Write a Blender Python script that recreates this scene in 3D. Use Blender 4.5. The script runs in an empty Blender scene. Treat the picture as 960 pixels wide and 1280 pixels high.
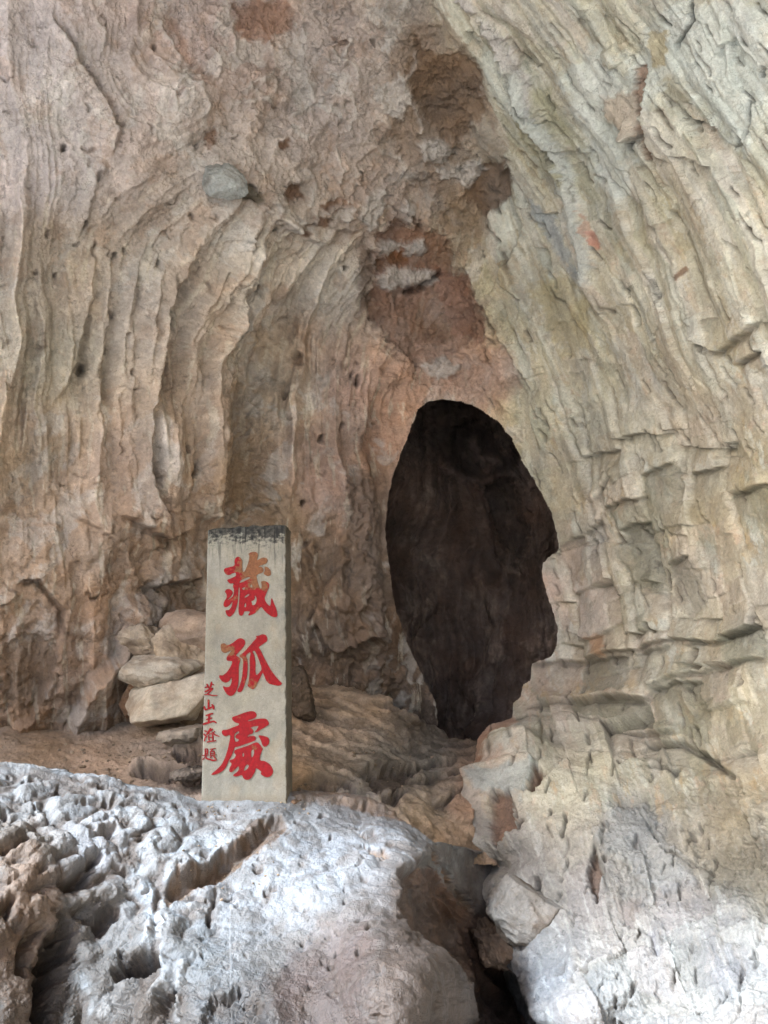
import bpy, math, random
import numpy as np
from mathutils import Vector
from mathutils.geometry import tessellate_polygon

F32 = np.float32
CAM = np.array([0.0, 0.0, 1.6]); PITCH = math.radians(15); FOC = 924.0
CP, SP = math.cos(PITCH), math.sin(PITCH)
scene = bpy.context.scene
col = scene.collection

# ------------------------------------------------------------------ noise
_r = np.random.RandomState(7)
SAT = .90
PERM = _r.permutation(256).astype(np.int32); PERM = np.concatenate([PERM, PERM, PERM])
GR = _r.normal(size=(256, 3)); GR /= np.linalg.norm(GR, axis=1)[:, None]; GR = GR.astype(F32)
RND = _r.rand(4, 256).astype(F32)

from concurrent.futures import ThreadPoolExecutor
POOL = ThreadPoolExecutor(4)
def par(fn, arrs, n=12):
    h = arrs[0].shape[0]; cuts = np.linspace(0, h, n+1).astype(int)
    return list(POOL.map(lambda k: fn(*[a[cuts[k]:cuts[k+1]] for a in arrs]), range(n)))
def pn(x, y, z):
    x = np.asarray(x, F32); y = np.broadcast_to(np.asarray(y, F32), x.shape); z = np.broadcast_to(np.asarray(z, F32), x.shape)
    if x.ndim > 1 and x.shape[0] > 24 and x.size > 40000: return np.concatenate(par(pn1, (x, y, z)))
    return pn1(x, y, z)
def pn1(x, y, z):
    xi = np.floor(x).astype(np.int32); yi = np.floor(y).astype(np.int32); zi = np.floor(z).astype(np.int32)
    xf = x - xi; yf = y - yi; zf = z - zi
    xi &= 255; yi &= 255; zi &= 255
    u = xf*xf*xf*(xf*(xf*6-15)+10); v = yf*yf*yf*(yf*(yf*6-15)+10); w = zf*zf*zf*(zf*(zf*6-15)+10)
    def g(a, b, c):
        h = PERM[PERM[PERM[(xi+a) & 255]+((yi+b) & 255)]+((zi+c) & 255)]
        q = GR[h]
        return q[..., 0]*(xf-a)+q[..., 1]*(yf-b)+q[..., 2]*(zf-c)
    x00 = g(0,0,0); x00 += u*(g(1,0,0)-x00)
    x10 = g(0,1,0); x10 += u*(g(1,1,0)-x10)
    x01 = g(0,0,1); x01 += u*(g(1,0,1)-x01)
    x11 = g(0,1,1); x11 += u*(g(1,1,1)-x11)
    x00 += v*(x10-x00); x01 += v*(x11-x01)
    return (x00+w*(x01-x00))*1.5

def fbm(x, y, z, o=4, g=0.5, l=2.03):
    a = 1.0; s = 0; n = 0
    for i in range(o):
        s = s+a*pn(x, y, z); n += a; a *= g
        x = x*l+3.1; y = y*l+7.7; z = z*l+1.3
    return s/n*1.3

def ridged(x, y, z, o=4, g=0.5, l=2.05):
    a = 1.0; s = 0; n = 0; pr = 1.0
    for i in range(o):
        r = 1-np.abs(pn(x, y, z))*1.6; r = np.clip(r, 0, 1)**2
        s = s+a*r*pr; n += a; pr = np.clip(r*1.3, 0, 1); a *= g
        x = x*l+5.1; y = y*l+2.7; z = z*l+9.3
    return s/n

def voro(x, y, seed=0, jit=0.9):
    r = par(lambda a, b: voro1(a, b, seed, jit), (x, y)); return [np.concatenate([q[i] for q in r]) for i in range(5)]
def voro1(x, y, seed, jit):
    xi = np.floor(x).astype(np.int32); yi = np.floor(y).astype(np.int32)
    f1 = np.full(x.shape, 9, F32); f2 = f1.copy(); cid = np.zeros(x.shape, np.int32)
    dx1 = np.zeros(x.shape, F32); dy1 = np.zeros(x.shape, F32)
    for j in (-1, 0, 1):
        for i in (-1, 0, 1):
            h = PERM[PERM[(xi+i+seed) & 255]+((yi+j) & 255)]
            dx = (xi+i+.5+(RND[0][h]-.5)*jit-x).astype(F32); dy = (yi+j+.5+(RND[1][h]-.5)*jit-y).astype(F32)
            d = np.sqrt(dx*dx+dy*dy)
            m = d < f1
            f2 = np.where(m, f1, np.minimum(f2, d))
            cid = np.where(m, h, cid); dx1 = np.where(m, dx, dx1); dy1 = np.where(m, dy, dy1)
            f1 = np.where(m, d, f1)
    return f1, f2, cid, dx1, dy1

def ss(a, b, x):
    t = np.clip((x-a)/(b-a), 0, 1); return t*t*(3-2*t)

def lin(c):
    c = np.asarray(c, float)/255.0
    g_ = c.mean(-1, keepdims=True); c = g_+(c-g_)*SAT
    return np.where(c < 0.04045, c/12.92, ((c+0.055)/1.055)**2.4)

# ------------------------------------------------------------------ interpolation of a few measured points
def tps(pts, vals, X, Y, lam=1e-4):
    p = np.asarray(pts, float)/500.0; v = np.asarray(vals, float)
    if v.ndim == 1: v = v[:, None]
    n = len(p)
    def k(r2): return np.where(r2 > 0, r2*np.log(r2+1e-12), 0)
    d2 = ((p[:, None]-p[None])**2).sum(-1)
    A = np.zeros((n+3, n+3)); A[:n, :n] = k(d2)+lam*np.eye(n); A[:n, n] = 1; A[:n, n+1:] = p; A[n, :n] = 1; A[n+1:, :n] = p.T
    B = np.zeros((n+3, v.shape[1])); B[:n] = v
    W = np.linalg.solve(A, B)
    Xs = X/500.0; Ys = Y/500.0
    out = [np.zeros(X.shape) for _ in range(v.shape[1])]
    for i in range(n):
        kk = k((Xs-p[i, 0])**2+(Ys-p[i, 1])**2)
        for c in range(v.shape[1]): out[c] += W[i, c]*kk
    for c in range(v.shape[1]): out[c] += W[n, c]+W[n+1, c]*Xs+W[n+2, c]*Ys
    return out[0] if v.shape[1] == 1 else np.stack(out, -1)

def idw(pts, vals, X, Y, p=3.0, r=40):
    W = np.zeros(X.shape); O = np.zeros(X.shape+(len(vals[0]),))
    for (a, b), v in zip(pts, vals):
        w = 1/(((X-a)**2+(Y-b)**2)+r*r)**(p/2); W += w; O += w[..., None]*np.asarray(v)
    return O/W[..., None]

def world(px, py, t):
    a = (px-480)/FOC; b = (640-py)/FOC
    return np.stack([t*a, t*(CP-b*SP), CAM[2]+t*(SP+b*CP)], -1)

def axis(a, b, step, lo, hi, grow=1.13):
    m = list(np.arange(a, b+step, step)); s = step
    l = []; x = a
    while x > lo: s *= grow; x -= s; l.append(x)
    s = step; h = []; x = m[-1]
    while x < hi: s *= grow; x += s; h.append(x)
    return np.array(l[::-1]+m+h)

# ------------------------------------------------------------------ a rock face: parameter grid + relief + colour
class Face:
    def __init__(s, X, Y, wseed=0.0, warp=5.0):
        s.X = X; s.Y = Y
        s.WX = X+warp*pn(X/22, Y/22, wseed)+warp*.5*pn(X/8, Y/8, wseed+4)+warp*1.2*pn(X/70, Y/70, wseed+3)
        s.WY = Y+warp*pn(X/22, Y/22, wseed+9)+warp*.5*pn(X/8, Y/8, wseed+14)+warp*1.2*pn(X/70, Y/70, wseed+13)
        s.D = np.zeros(X.shape); s.C = None
        s.U = np.stack([X, Y], -1)
    def box(s, pts, pad):
        p = np.array(pts, float)
        m = (s.X > p[:, 0].min()-pad) & (s.X < p[:, 0].max()+pad) & (s.Y > p[:, 1].min()-pad) & (s.Y < p[:, 1].max()+pad)
        r = np.where(m.any(1))[0]; c = np.where(m.any(0))[0]
        if len(r) == 0 or len(c) == 0: return None
        return (slice(r[0], r[-1]+1), slice(c[0], c[-1]+1))
    def dist(s, pts, pad, closed=False):
        b = s.box(pts, pad)
        if b is None: return None
        X = s.WX[b]; Y = s.WY[b]; p = [tuple(map(float, q[:2])) for q in pts]
        if closed: p = p+[p[0]]
        best = np.full(X.shape, 1e9); side = np.ones(X.shape); tt = np.zeros(X.shape)
        L = [0]
        for a, c in zip(p, p[1:]): L.append(L[-1]+math.hypot(c[0]-a[0], c[1]-a[1]))
        inside = np.zeros(X.shape, bool)
        for i, (a, c) in enumerate(zip(p, p[1:])):
            ex, ey = c[0]-a[0], c[1]-a[1]; l2 = ex*ex+ey*ey+1e-9
            q = np.clip(((X-a[0])*ex+(Y-a[1])*ey)/l2, 0, 1)
            dx = X-a[0]-q*ex; dy = Y-a[1]-q*ey; d = np.hypot(dx, dy)
            m = d < best
            best = np.where(m, d, best); cr = ex*(Y-a[1])-ey*(X-a[0])
            side = np.where(m, np.sign(cr), side)
            tt = np.where(m, (L[i]+q*math.sqrt(l2))/L[-1], tt)
            if closed:
                cond = ((a[1] > Y) != (c[1] > Y)) & (X < (c[0]-a[0])*(Y-a[1])/((c[1]-a[1]) or 1e-9)+a[0])
                inside ^= cond
        return b, best, side, tt, inside
    def tint(s, b, m, c, mul=False):
        c = lin(c); s.C[b] = s.C[b]*(1-m[..., None])+m[..., None]*c
    def groove(s, pts, w, depth, c=None, mix=.6, taper=.15):
        r = s.dist(pts, w*3.5+14)
        if r is None: return
        b, d, side, t, _ = r
        k = ss(0, taper, t)*ss(0, taper, 1-t) if taper else 1
        m = np.exp(-(d/w)**2)*k*(.8+.5*pn(s.X[b]/11, s.Y[b]/11, 3.3))
        s.D[b] -= depth*m
        if c is not None: s.tint(b, np.clip(m*mix, 0, 1), c)
    def scarp(s, pts, H, fade=40, w=2.0, side=1, c=None, mix=.5, taper=.15, und=0):
        """ground on one side of the line stands H proud and slopes back over fade px. side=1: right of the line walking along it (image y down)"""
        r = s.dist(pts, max(fade*3, 20)+14)
        if r is None: return
        b, d, sg, t, _ = r
        k = ss(0, taper, t)*ss(0, taper, 1-t) if taper else 1
        sd = d*sg*side
        m = ss(-w, w, sd)*np.exp(-np.maximum(sd, 0)/fade)*k
        s.D[b] += H*m
        if und: s.D[b] -= und*np.exp(-((sd+w*1.2)/(w*1.3))**2)*k
        if c is not None:
            s.tint(b, np.exp(-np.maximum(-sd, 0)/(w*3))*ss(w, -w, sd)*k*mix, c)  # c paints shade along the foot of the step
    def patch(s, poly, c=None, mix=1.0, feather=6, dD=0, soft=None):
        r = s.dist(poly, feather*2+30, True)
        if r is None: return None
        b, d, _, _, ins = r
        sd = np.where(ins, d, -d)+feather*1.1*fbm(s.X[b]/15, s.Y[b]/15, 5.5, 4, .65)+2.5*fbm(s.X[b]/4, s.Y[b]/4, 2.5, 2)
        m = ss(-feather*.5, feather*.5, sd)
        if c is not None: s.tint(b, m*mix, c)
        if dD: s.D[b] += dD*ss(-(soft or feather), (soft or feather), sd)
        return b, m, sd

def normals(P):
    gu = np.gradient(P, axis=1); gv = np.gradient(P, axis=0)
    n = np.cross(gv, gu); n /= np.linalg.norm(n, axis=-1, keepdims=True)+1e-12
    return n

def mesh_grid(name, P, mat, C=None, keep=None, parent=None, flip=False, extra=None):
    h, w = P.shape[:2]
    idx = np.arange(h*w).reshape(h, w)
    q = np.stack([idx[:-1, :-1], idx[1:, :-1], idx[1:, 1:], idx[:-1, 1:]], -1).reshape(-1, 4)
    if keep is not None: q = q[keep.reshape(-1)]
    if flip: q = q[:, ::-1]
    used = np.unique(q); rm = np.full(h*w, -1); rm[used] = np.arange(len(used)); q = rm[q]
    V = P.reshape(-1, 3)[used]
    return mesh_raw(name, V, q, mat, None if C is None else C.reshape(-1, 3)[used], parent)

def mesh_raw(name, V, q, mat, C=None, parent=None, smooth=True):
    me = bpy.data.meshes.new(name); n = len(q); k = q.shape[1]
    me.vertices.add(len(V)); me.vertices.foreach_set('co', np.ascontiguousarray(V, F32).ravel())
    me.loops.add(n*k); me.loops.foreach_set('vertex_index', np.ascontiguousarray(q, np.int32).ravel())
    me.polygons.add(n); me.polygons.foreach_set('loop_start', np.arange(0, n*k, k, dtype=np.int32))
    me.polygons.foreach_set('loop_total', np.full(n, k, np.int32))
    me.polygons.foreach_set('use_smooth', np.full(n, smooth))
    me.update(calc_edges=True)
    if C is not None:
        a = me.color_attributes.new('Col', 'FLOAT_COLOR', 'POINT')
        cc = np.ones((len(V), 4), F32); cc[:, :3] = np.clip(C, 0, 1); a.data.foreach_set('color', cc.ravel())
    me.materials.append(mat)
    o = bpy.data.objects.new(name, me); col.objects.link(o)
    if parent: o.parent = parent
    return o

def tag(o, label=None, cat=None, kind=None, group=None):
    if label: o['label'] = label
    if cat: o['category'] = cat
    if kind: o['kind'] = kind
    if group: o['group'] = group
    return o

# ------------------------------------------------------------------ materials
def rock_mat(name, rough=.88, bump=.5, dist=.012, scale=1.0, speck=.5, spec=.25, wet=None, vary=.2):
    m = bpy.data.materials.new(name); m.use_nodes = True; nt = m.node_tree; N = nt.nodes; L = nt.links
    B = N['Principled BSDF']
    tc = N.new('ShaderNodeTexCoord'); at = N.new('ShaderNodeAttribute'); at.attribute_name = 'Col'
    def noise(sc, det=6, ro=.6, dst=0.):
        n = N.new('ShaderNodeTexNoise'); n.inputs['Scale'].default_value = sc*scale; n.inputs['Detail'].default_value = det
        n.inputs['Roughness'].default_value = ro; n.inputs['Distortion'].default_value = dst
        L.new(tc.outputs['Object'], n.inputs['Vector']); return n
    def rng(src, a, b, c, d):
        r = N.new('ShaderNodeMapRange'); L.new(src, r.inputs[0])
        for i, v in enumerate((a, b, c, d)): r.inputs[i+1].default_value = v
        return r.outputs[0]
    n1 = noise(9, 5, .68, 0); n2 = noise(60, 4, .7); n3 = noise(2.3, 3, .6, 0); n4 = noise(190, 2, .7)
    def mul(a, b, f=1.0):
        x = N.new('ShaderNodeMix'); x.data_type = 'RGBA'; x.blend_type = 'MULTIPLY'; x.inputs[0].default_value = f
        L.new(a, x.inputs[6]); L.new(b, x.inputs[7]); return x.outputs[2]
    c = at.outputs['Color']
    c = mul(c, rng(n1.outputs['Fac'], .3, .7, 1-vary, 1+vary))
    c = mul(c, rng(n2.outputs['Fac'], .3, .7, 1-vary*speck*1.4, 1+vary*speck*1.4))
    c = mul(c, rng(n3.outputs['Fac'], .35, .65, 1-vary*.5, 1+vary*.5))
    # faint warm / cool drift
    hs = N.new('ShaderNodeHueSaturation'); L.new(rng(n3.outputs['Color'], .3, .7, .75, 1.3), hs.inputs['Saturation'])
    L.new(c, hs.inputs['Color']); c = hs.outputs['Color']
    # pits
    vo = N.new('ShaderNodeTexVoronoi'); vo.inputs['Scale'].default_value = 42*scale; L.new(tc.outputs['Object'], vo.inputs['Vector'])
    pit = rng(vo.outputs['Distance'], .05, .22, 0, 1)
    sel = rng(n1.outputs['Fac'], .52, .6, 1, 0)
    mx = N.new('ShaderNodeMath'); mx.operation = 'MAXIMUM'; L.new(pit, mx.inputs[0]); L.new(sel, mx.inputs[1])
    n5 = noise(2.6, 5, .62, 0); n6 = noise(6.5, 4, .6, 0)
    def hair(n, wd):
        s1 = N.new('ShaderNodeMath'); s1.operation = 'SUBTRACT'; L.new(n.outputs['Fac'], s1.inputs[0]); s1.inputs[1].default_value = .5
        s2 = N.new('ShaderNodeMath'); s2.operation = 'ABSOLUTE'; L.new(s1.outputs[0], s2.inputs[0])
        return rng(s2.outputs[0], 0, wd, 0, 1)
    hm = N.new('ShaderNodeMath'); hm.operation = 'MULTIPLY'; L.new(hair(n5, .005), hm.inputs[0]); L.new(hair(n6, .007), hm.inputs[1])
    hx = N.new('ShaderNodeMath'); hx.operation = 'MAXIMUM'; L.new(hm.outputs[0], hx.inputs[0]); L.new(rng(n1.outputs['Fac'], .52, .44, 0, 1), hx.inputs[1])
    c = mul(c, rng(hx.outputs[0], 0, 1, .74, 1))
    c = mul(c, rng(n4.outputs['Fac'], .35, .65, 1-vary*speck, 1+vary*speck))
    L.new(c, B.inputs['Base Color'])
    r = rng(n2.outputs['Fac'], .3, .7, rough-.1, min(1, rough+.1)); L.new(r, B.inputs['Roughness'])
    B.inputs['Specular IOR Level'].default_value = spec
    a1 = N.new('ShaderNodeMath'); a1.operation = 'MULTIPLY_ADD'; a1.inputs[1].default_value = 1.0
    L.new(n1.outputs['Fac'], a1.inputs[0]); L.new(rng(n2.outputs['Fac'], 0, 1, 0, .45), a1.inputs[2])
    a2 = N.new('ShaderNodeMath'); a2.operation = 'ADD'; L.new(a1.outputs[0], a2.inputs[0]); L.new(rng(n4.outputs['Fac'], 0, 1, 0, .16), a2.inputs[1])
    a3 = N.new('ShaderNodeMath'); a3.operation = 'MULTIPLY_ADD'; L.new(mx.outputs[0], a3.inputs[0]); a3.inputs[1].default_value = .2; L.new(a2.outputs[0], a3.inputs[2])
    a4 = N.new('ShaderNodeMath'); a4.operation = 'MULTIPLY_ADD'; L.new(hx.outputs[0], a4.inputs[0]); a4.inputs[1].default_value = .35; L.new(a3.outputs[0], a4.inputs[2]); a3 = a4
    bp = N.new('ShaderNodeBump'); bp.inputs['Strength'].default_value = bump; bp.inputs['Distance'].default_value = dist*3
    L.new(a3.outputs[0], bp.inputs['Height']); L.new(bp.outputs[0], B.inputs['Normal'])
    return m

M_wall = rock_mat('cave_limestone', bump=.75)
M_right = rock_mat('bedded_limestone', bump=.55, rough=.8, spec=.3)
M_floor = rock_mat('earthy_floor_rock', bump=.6)
M_mound = rock_mat('worn_pale_rock', rough=.6, bump=.5, spec=.4, vary=.22)
M_dark = rock_mat('dark_passage_rock', bump=.5, rough=.75)
M_stone = rock_mat('loose_stone', bump=.5, scale=1.3)

K = 1.18   # albedo scale applied to every measured colour

#=====SHELL=====
# ------------------------------------------------------------------ cave walls and ceiling (one continuous rock face, split along natural lines)
OPEN = [(553,499),(575,501),(600,511),(622,527),(640,549),(652,574),(668,602),(680,622),(689,641),(692,655),(697,668),(698,686),(690,695),(679,703),(677,714),
        (681,732),(689,757),(697,783),(696,808),(690,822),(665,829),(663,850),(654,857),(651,872),(641,880),(641,899),(613,904),(604,916),(599,932),(597,950),(585,960),(566,945),(548,922),
        (546,880),(526,842),(510,806),(496,765),(487,715),(482,670),(484,632),(490,600),(500,570),(512,540),(522,512),(535,502)]
def shell_t(X, Y):
    cp = [(-300,-200,3.7),(-300,400,4.0),(-300,900,4.2),(-300,1300,4.0),(-700,400,3.1),(-700,-400,2.6),
          (0,0,4.25),(0,300,4.5),(0,600,4.65),(0,900,4.75),(0,1250,4.9),(150,150,4.6),(150,500,5.05),(170,750,5.1),(150,880,5.05),
          (270,0,4.8),(270,300,5.15),(265,600,5.4),(270,850,5.4),(330,450,5.9),(330,700,6.0),(340,860,5.85),
          (430,500,5.85),(430,750,5.75),(440,880,5.8),(400,200,5.3),(480,0,4.9),(500,200,5.5),(540,380,6.15),(480,600,6.15),(490,800,6.2),(560,935,6.0),
          (560,480,6.3),(620,480,6.2),(660,560,6.1),(700,660,5.85),(700,800,5.75),(660,880,5.5),(610,930,4.9),(600,1000,4.45),(640,1000,4.25),
          (620,250,5.75),(620,0,4.6),(700,300,5.35),(720,100,4.65),(760,600,5.3),(780,400,4.85),(800,0,3.95),(850,200,4.1),(850,600,4.65),(850,800,4.45),
          (760,780,5.1),(750,900,4.75),(960,0,3.4),(960,300,3.6),(960,600,3.8),(960,850,3.7),(850,950,4.05),(750,1000,4.0),(960,1000,3.35),(680,1100,3.75),
          (850,1120,3.4),(960,1150,3.0),(640,1180,3.7),(720,1200,3.2),(850,1250,2.8),(960,1280,2.5),(760,1280,2.9),(704,1280,3.0),(676,1280,3.55),(620,1280,4.2),(650,1230,3.75),
          (1300,0,2.5),(1300,500,2.7),(1300,1000,2.4),(1300,1400,2.0),(1900,500,1.7),(1900,-500,1.6),
          (480,-300,4.05),(480,-700,3.2),(480,-1500,2.0),(0,-300,3.9),(960,-300,3.1),(0,-900,2.8),(960,-900,2.4),
          (400,1000,5.6),(300,1100,5.4),(200,1250,5.2),(500,1100,5.0),(500,1280,4.6)]
    return np.clip(tps([c[:2] for c in cp], [c[2] for c in cp], X, Y, 2e-3), .8, 7.5)

ax = axis(-36, 996, 1.25, -800, 2000); ay = axis(-36, 1300, 1.25, -1700, 1500)
X, Y = np.meshgrid(ax, ay)
def resample(poly, n):
    p = np.array(list(poly)+[poly[0]], float); L = np.r_[0, np.cumsum(np.hypot(*np.diff(p, axis=0).T))]
    s = np.linspace(0, L[-1], n, endpoint=False); return np.stack([np.interp(s, L, p[:, 0]), np.interp(s, L, p[:, 1])], -1)
OR = resample(OPEN, 330)
OR = OR+np.stack([1.5*pn(OR[:, 0]/9, OR[:, 1]/9, 3.)+.8*pn(OR[:, 0]/3.5, OR[:, 1]/3.5, 4.), 1.5*pn(OR[:, 0]/9, OR[:, 1]/9, 8.)+.8*pn(OR[:, 0]/3.5, OR[:, 1]/3.5, 9.)], -1)
OR2 = np.roll(OR, -1, 0)
jb = np.where((ax > OR[:, 0].min()-4) & (ax < OR[:, 0].max()+4))[0]; ib = np.where((ay > OR[:, 1].min()-4) & (ay < OR[:, 1].max()+4))[0]
bx = (slice(ib[0], ib[-1]+1), slice(jb[0], jb[-1]+1)); xs_, ys_ = X[bx].copy(), Y[bx].copy(); bd = np.full(xs_.shape, 9e9); nx_, ny_ = xs_.copy(), ys_.copy()
for a_, c_ in zip(OR, OR2):
    e_ = c_-a_; q_ = np.clip(((xs_-a_[0])*e_[0]+(ys_-a_[1])*e_[1])/(e_@e_+1e-9), 0, 1); px_ = a_[0]+q_*e_[0]; py_ = a_[1]+q_*e_[1]
    d_ = np.hypot(xs_-px_, ys_-py_); m_ = d_ < bd; bd = np.where(m_, d_, bd); nx_ = np.where(m_, px_, nx_); ny_ = np.where(m_, py_, ny_)
sn = bd < .72; X[bx] = np.where(sn, nx_, xs_); Y[bx] = np.where(sn, ny_, ys_)
T = shell_t(X, Y)
P0 = world(X, Y, T)
NR = normals(P0)
f = Face(X, Y, 0.0, 3.2)
Wx, Wy, Wz = (P0[..., 0].astype(F32), P0[..., 1].astype(F32), P0[..., 2].astype(F32))

def bline(pts, Y):   # x of a boundary line at height y
    p = sorted(pts, key=lambda q: q[1]); return np.interp(Y, [q[1] for q in p], [q[0] for q in p])
wob = 22*fbm(X/60, Y/60, 8.8, 3)
xr = bline([(500,-400),(535,0),(575,100),(610,220),(618,340),(640,430),(655,560),(600,900)], Y)
xl = bline([(240,-400),(250,0),(262,120),(250,215),(340,270),(455,292),(462,400),(490,480),(520,520),(560,600)], Y)
mR = ss(-18, 18, X-xr+wob*.7)
mL = ss(30, -30, X-xl+wob)*(1-mR)
mC = np.clip(1-mR-mL, 0, 1)

# ---- left wall: hanging flutes
up = np.clip(470-Y, 0, 400)
cu = ss(60, 260, X)*ss(620, 470, X)
S = X-(up/190)**1.6*85*cu+(np.clip(260-Y, 0, 300)/260)*10
S = S+12*pn(X/90, Y/130, 2.2)+5*pn(X/30, Y/45, 6.2)
flute = ridged(S/62, Y/520, 1.7, 3, .55)
fl2 = ridged(S/25+4, Y/210, 5.7, 3, .5)
fl3 = ridged(S/11+9, Y/75+S/60, 2.9, 2, .5)
aL = ss(-80, 40, Y)*.35+ss(150, 330, Y)*.65
aLow = ss(640, 560, Y)*.65+.35
flB = ridged(S/118+2, Y/900, 4.4, 2, .4)
D = mL*(.20*(flB-.4)*aL*aLow+.22*(flute-.4)*aL*aLow+.060*(fl2-.4)*aL*aLow+.012*(fl3-.4)*aLow)
# scalloped thin ribs of the vault round the seam
rb = (X*.62+Y*.78)
vr = mL*ss(250, 300, X)*ss(255, 285, Y)*ss(520, 400, Y)*ss(480,440,X)
D += vr*(.05*(ridged(rb/17+2*pn(X/50, Y/50, 1), (X*.78-Y*.62)/80, 3.3, 2)-.4))
# lumpy / cauliflower relief everywhere on left wall
lump = fbm(Wx*2.1, Wy*2.1, Wz*1.7, 5, .52)
bil = np.abs(pn(Wx*5.5, Wy*5.5, Wz*4.2+1*lump))+.5*np.abs(pn(Wx*12, Wy*12, Wz*9))
D += mL*(.11*lump+(.014*(1-ss(560,640,Y))*(.5-bil)+.055*ss(560,640,Y)*(bil-.4)))
fine = fbm(Wx*16, Wy*16, Wz*13, 4, .6)
fineR = ridged(Wx*11+lump, Wy*11, Wz*8, 4, .55)
D += mL*(.004*fine)
# honeycomb crust of the ceiling
D += mC*(.13*lump+.07*(ridged(Wx*3.4+.8*lump, Wy*3.4, Wz*3.4, 4, .6)-.35)+.010*(fineR-.35)+.004*fine+.022*(.5-bil))
# ---- right wall: bedded and jointed
gx = np.interp(Y, [-600, 0, 250, 500, 700, 1300], [-560, -110, 65, 165, 225, 390])
q1 = X-gx; q2 = Y+.22*(X-700)
w1 = 10*pn(X/95, Y/120, 4.1)+1.3*pn(X/13, Y/16, 1.1)+3*pn(X/34, Y/40, 2.1); w2 = 12*pn(X/95, Y/95, 7.1)+1.5*pn(X/14, Y/14, 3.1)+4*pn(X/30, Y/34, 5.1)
lowm = ss(430, 560, Y)*ss(1010, 930, Y)
upm = ss(560, 400, Y)
botm = ss(960, 1060, Y)
def bricks(q1, q2, w, h, seed):
    u = q1/w+.35*pn(q1/w*.9, q2/h*.12, seed+.5); i = np.floor(u).astype(np.int32); fu = u-i
    hi = PERM[(i+seed*13) & 255]
    v = q2/(h*(.65+.8*RND[0][hi]))+RND[1][hi]*7+(fu-.5)*(RND[2][hi]-.5)*.5; j = np.floor(v).astype(np.int32); fv = v-j
    hj = PERM[(hi+j*7) & 255]
    e = np.minimum(np.minimum(fu, 1-fu)*w, np.minimum(fv, 1-fv)*h)
    tp = np.clip((RND[1][hj]-.35)/.65, 0, 1)
    d = .55*(RND[0][hj]-.5)+.55*(fu-.5)*(RND[2][hj]-.3)*2-.9*tp*(1-fv)**2.2+.25*(fv-.5)*(RND[3][hj]-.5)
    return d, hj, e, fu, fv, tp
B1, cid, e1, fu1, fv1, tp1 = bricks(q1+w1, q2+w2, 60., 84., 3)
B2, cid2, e2, fu2, fv2, tp2 = bricks(q1+w1, q2+w2, 27., 40., 9)
B3, cid3, e3, fu3, fv3, tp3 = bricks(q1+1.4*w1, q2+w2*2, 37., 190., 5)
B4, cid4, e4, fu4, fv4, tp4 = bricks(q1+1.4*w1, q2+w2*2, 14., 74., 15)
patchy = ss(-.35, .15, fbm(X/90, Y/90, 55., 3))
D += mR*((lowm+.35*botm)*patchy*(.11*B1+.016*B2)+upm*(.055*B3*np.clip(patchy+.3, 0, 1)+.012*B4*patchy))
bandc = fbm(q1/44, q2/420, 23., 3)
D += mR*((.035+.055*botm)*lump+.05*bandc*upm+.007*fbm(Wx*6, Wy*6, Wz*5, 3)+.02*botm*(bil-.4))
cr = ridged(Wx*2.2+3, Wy*2.2, Wz*2.2+lump*.5, 3, .5)
f.D = D

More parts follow.
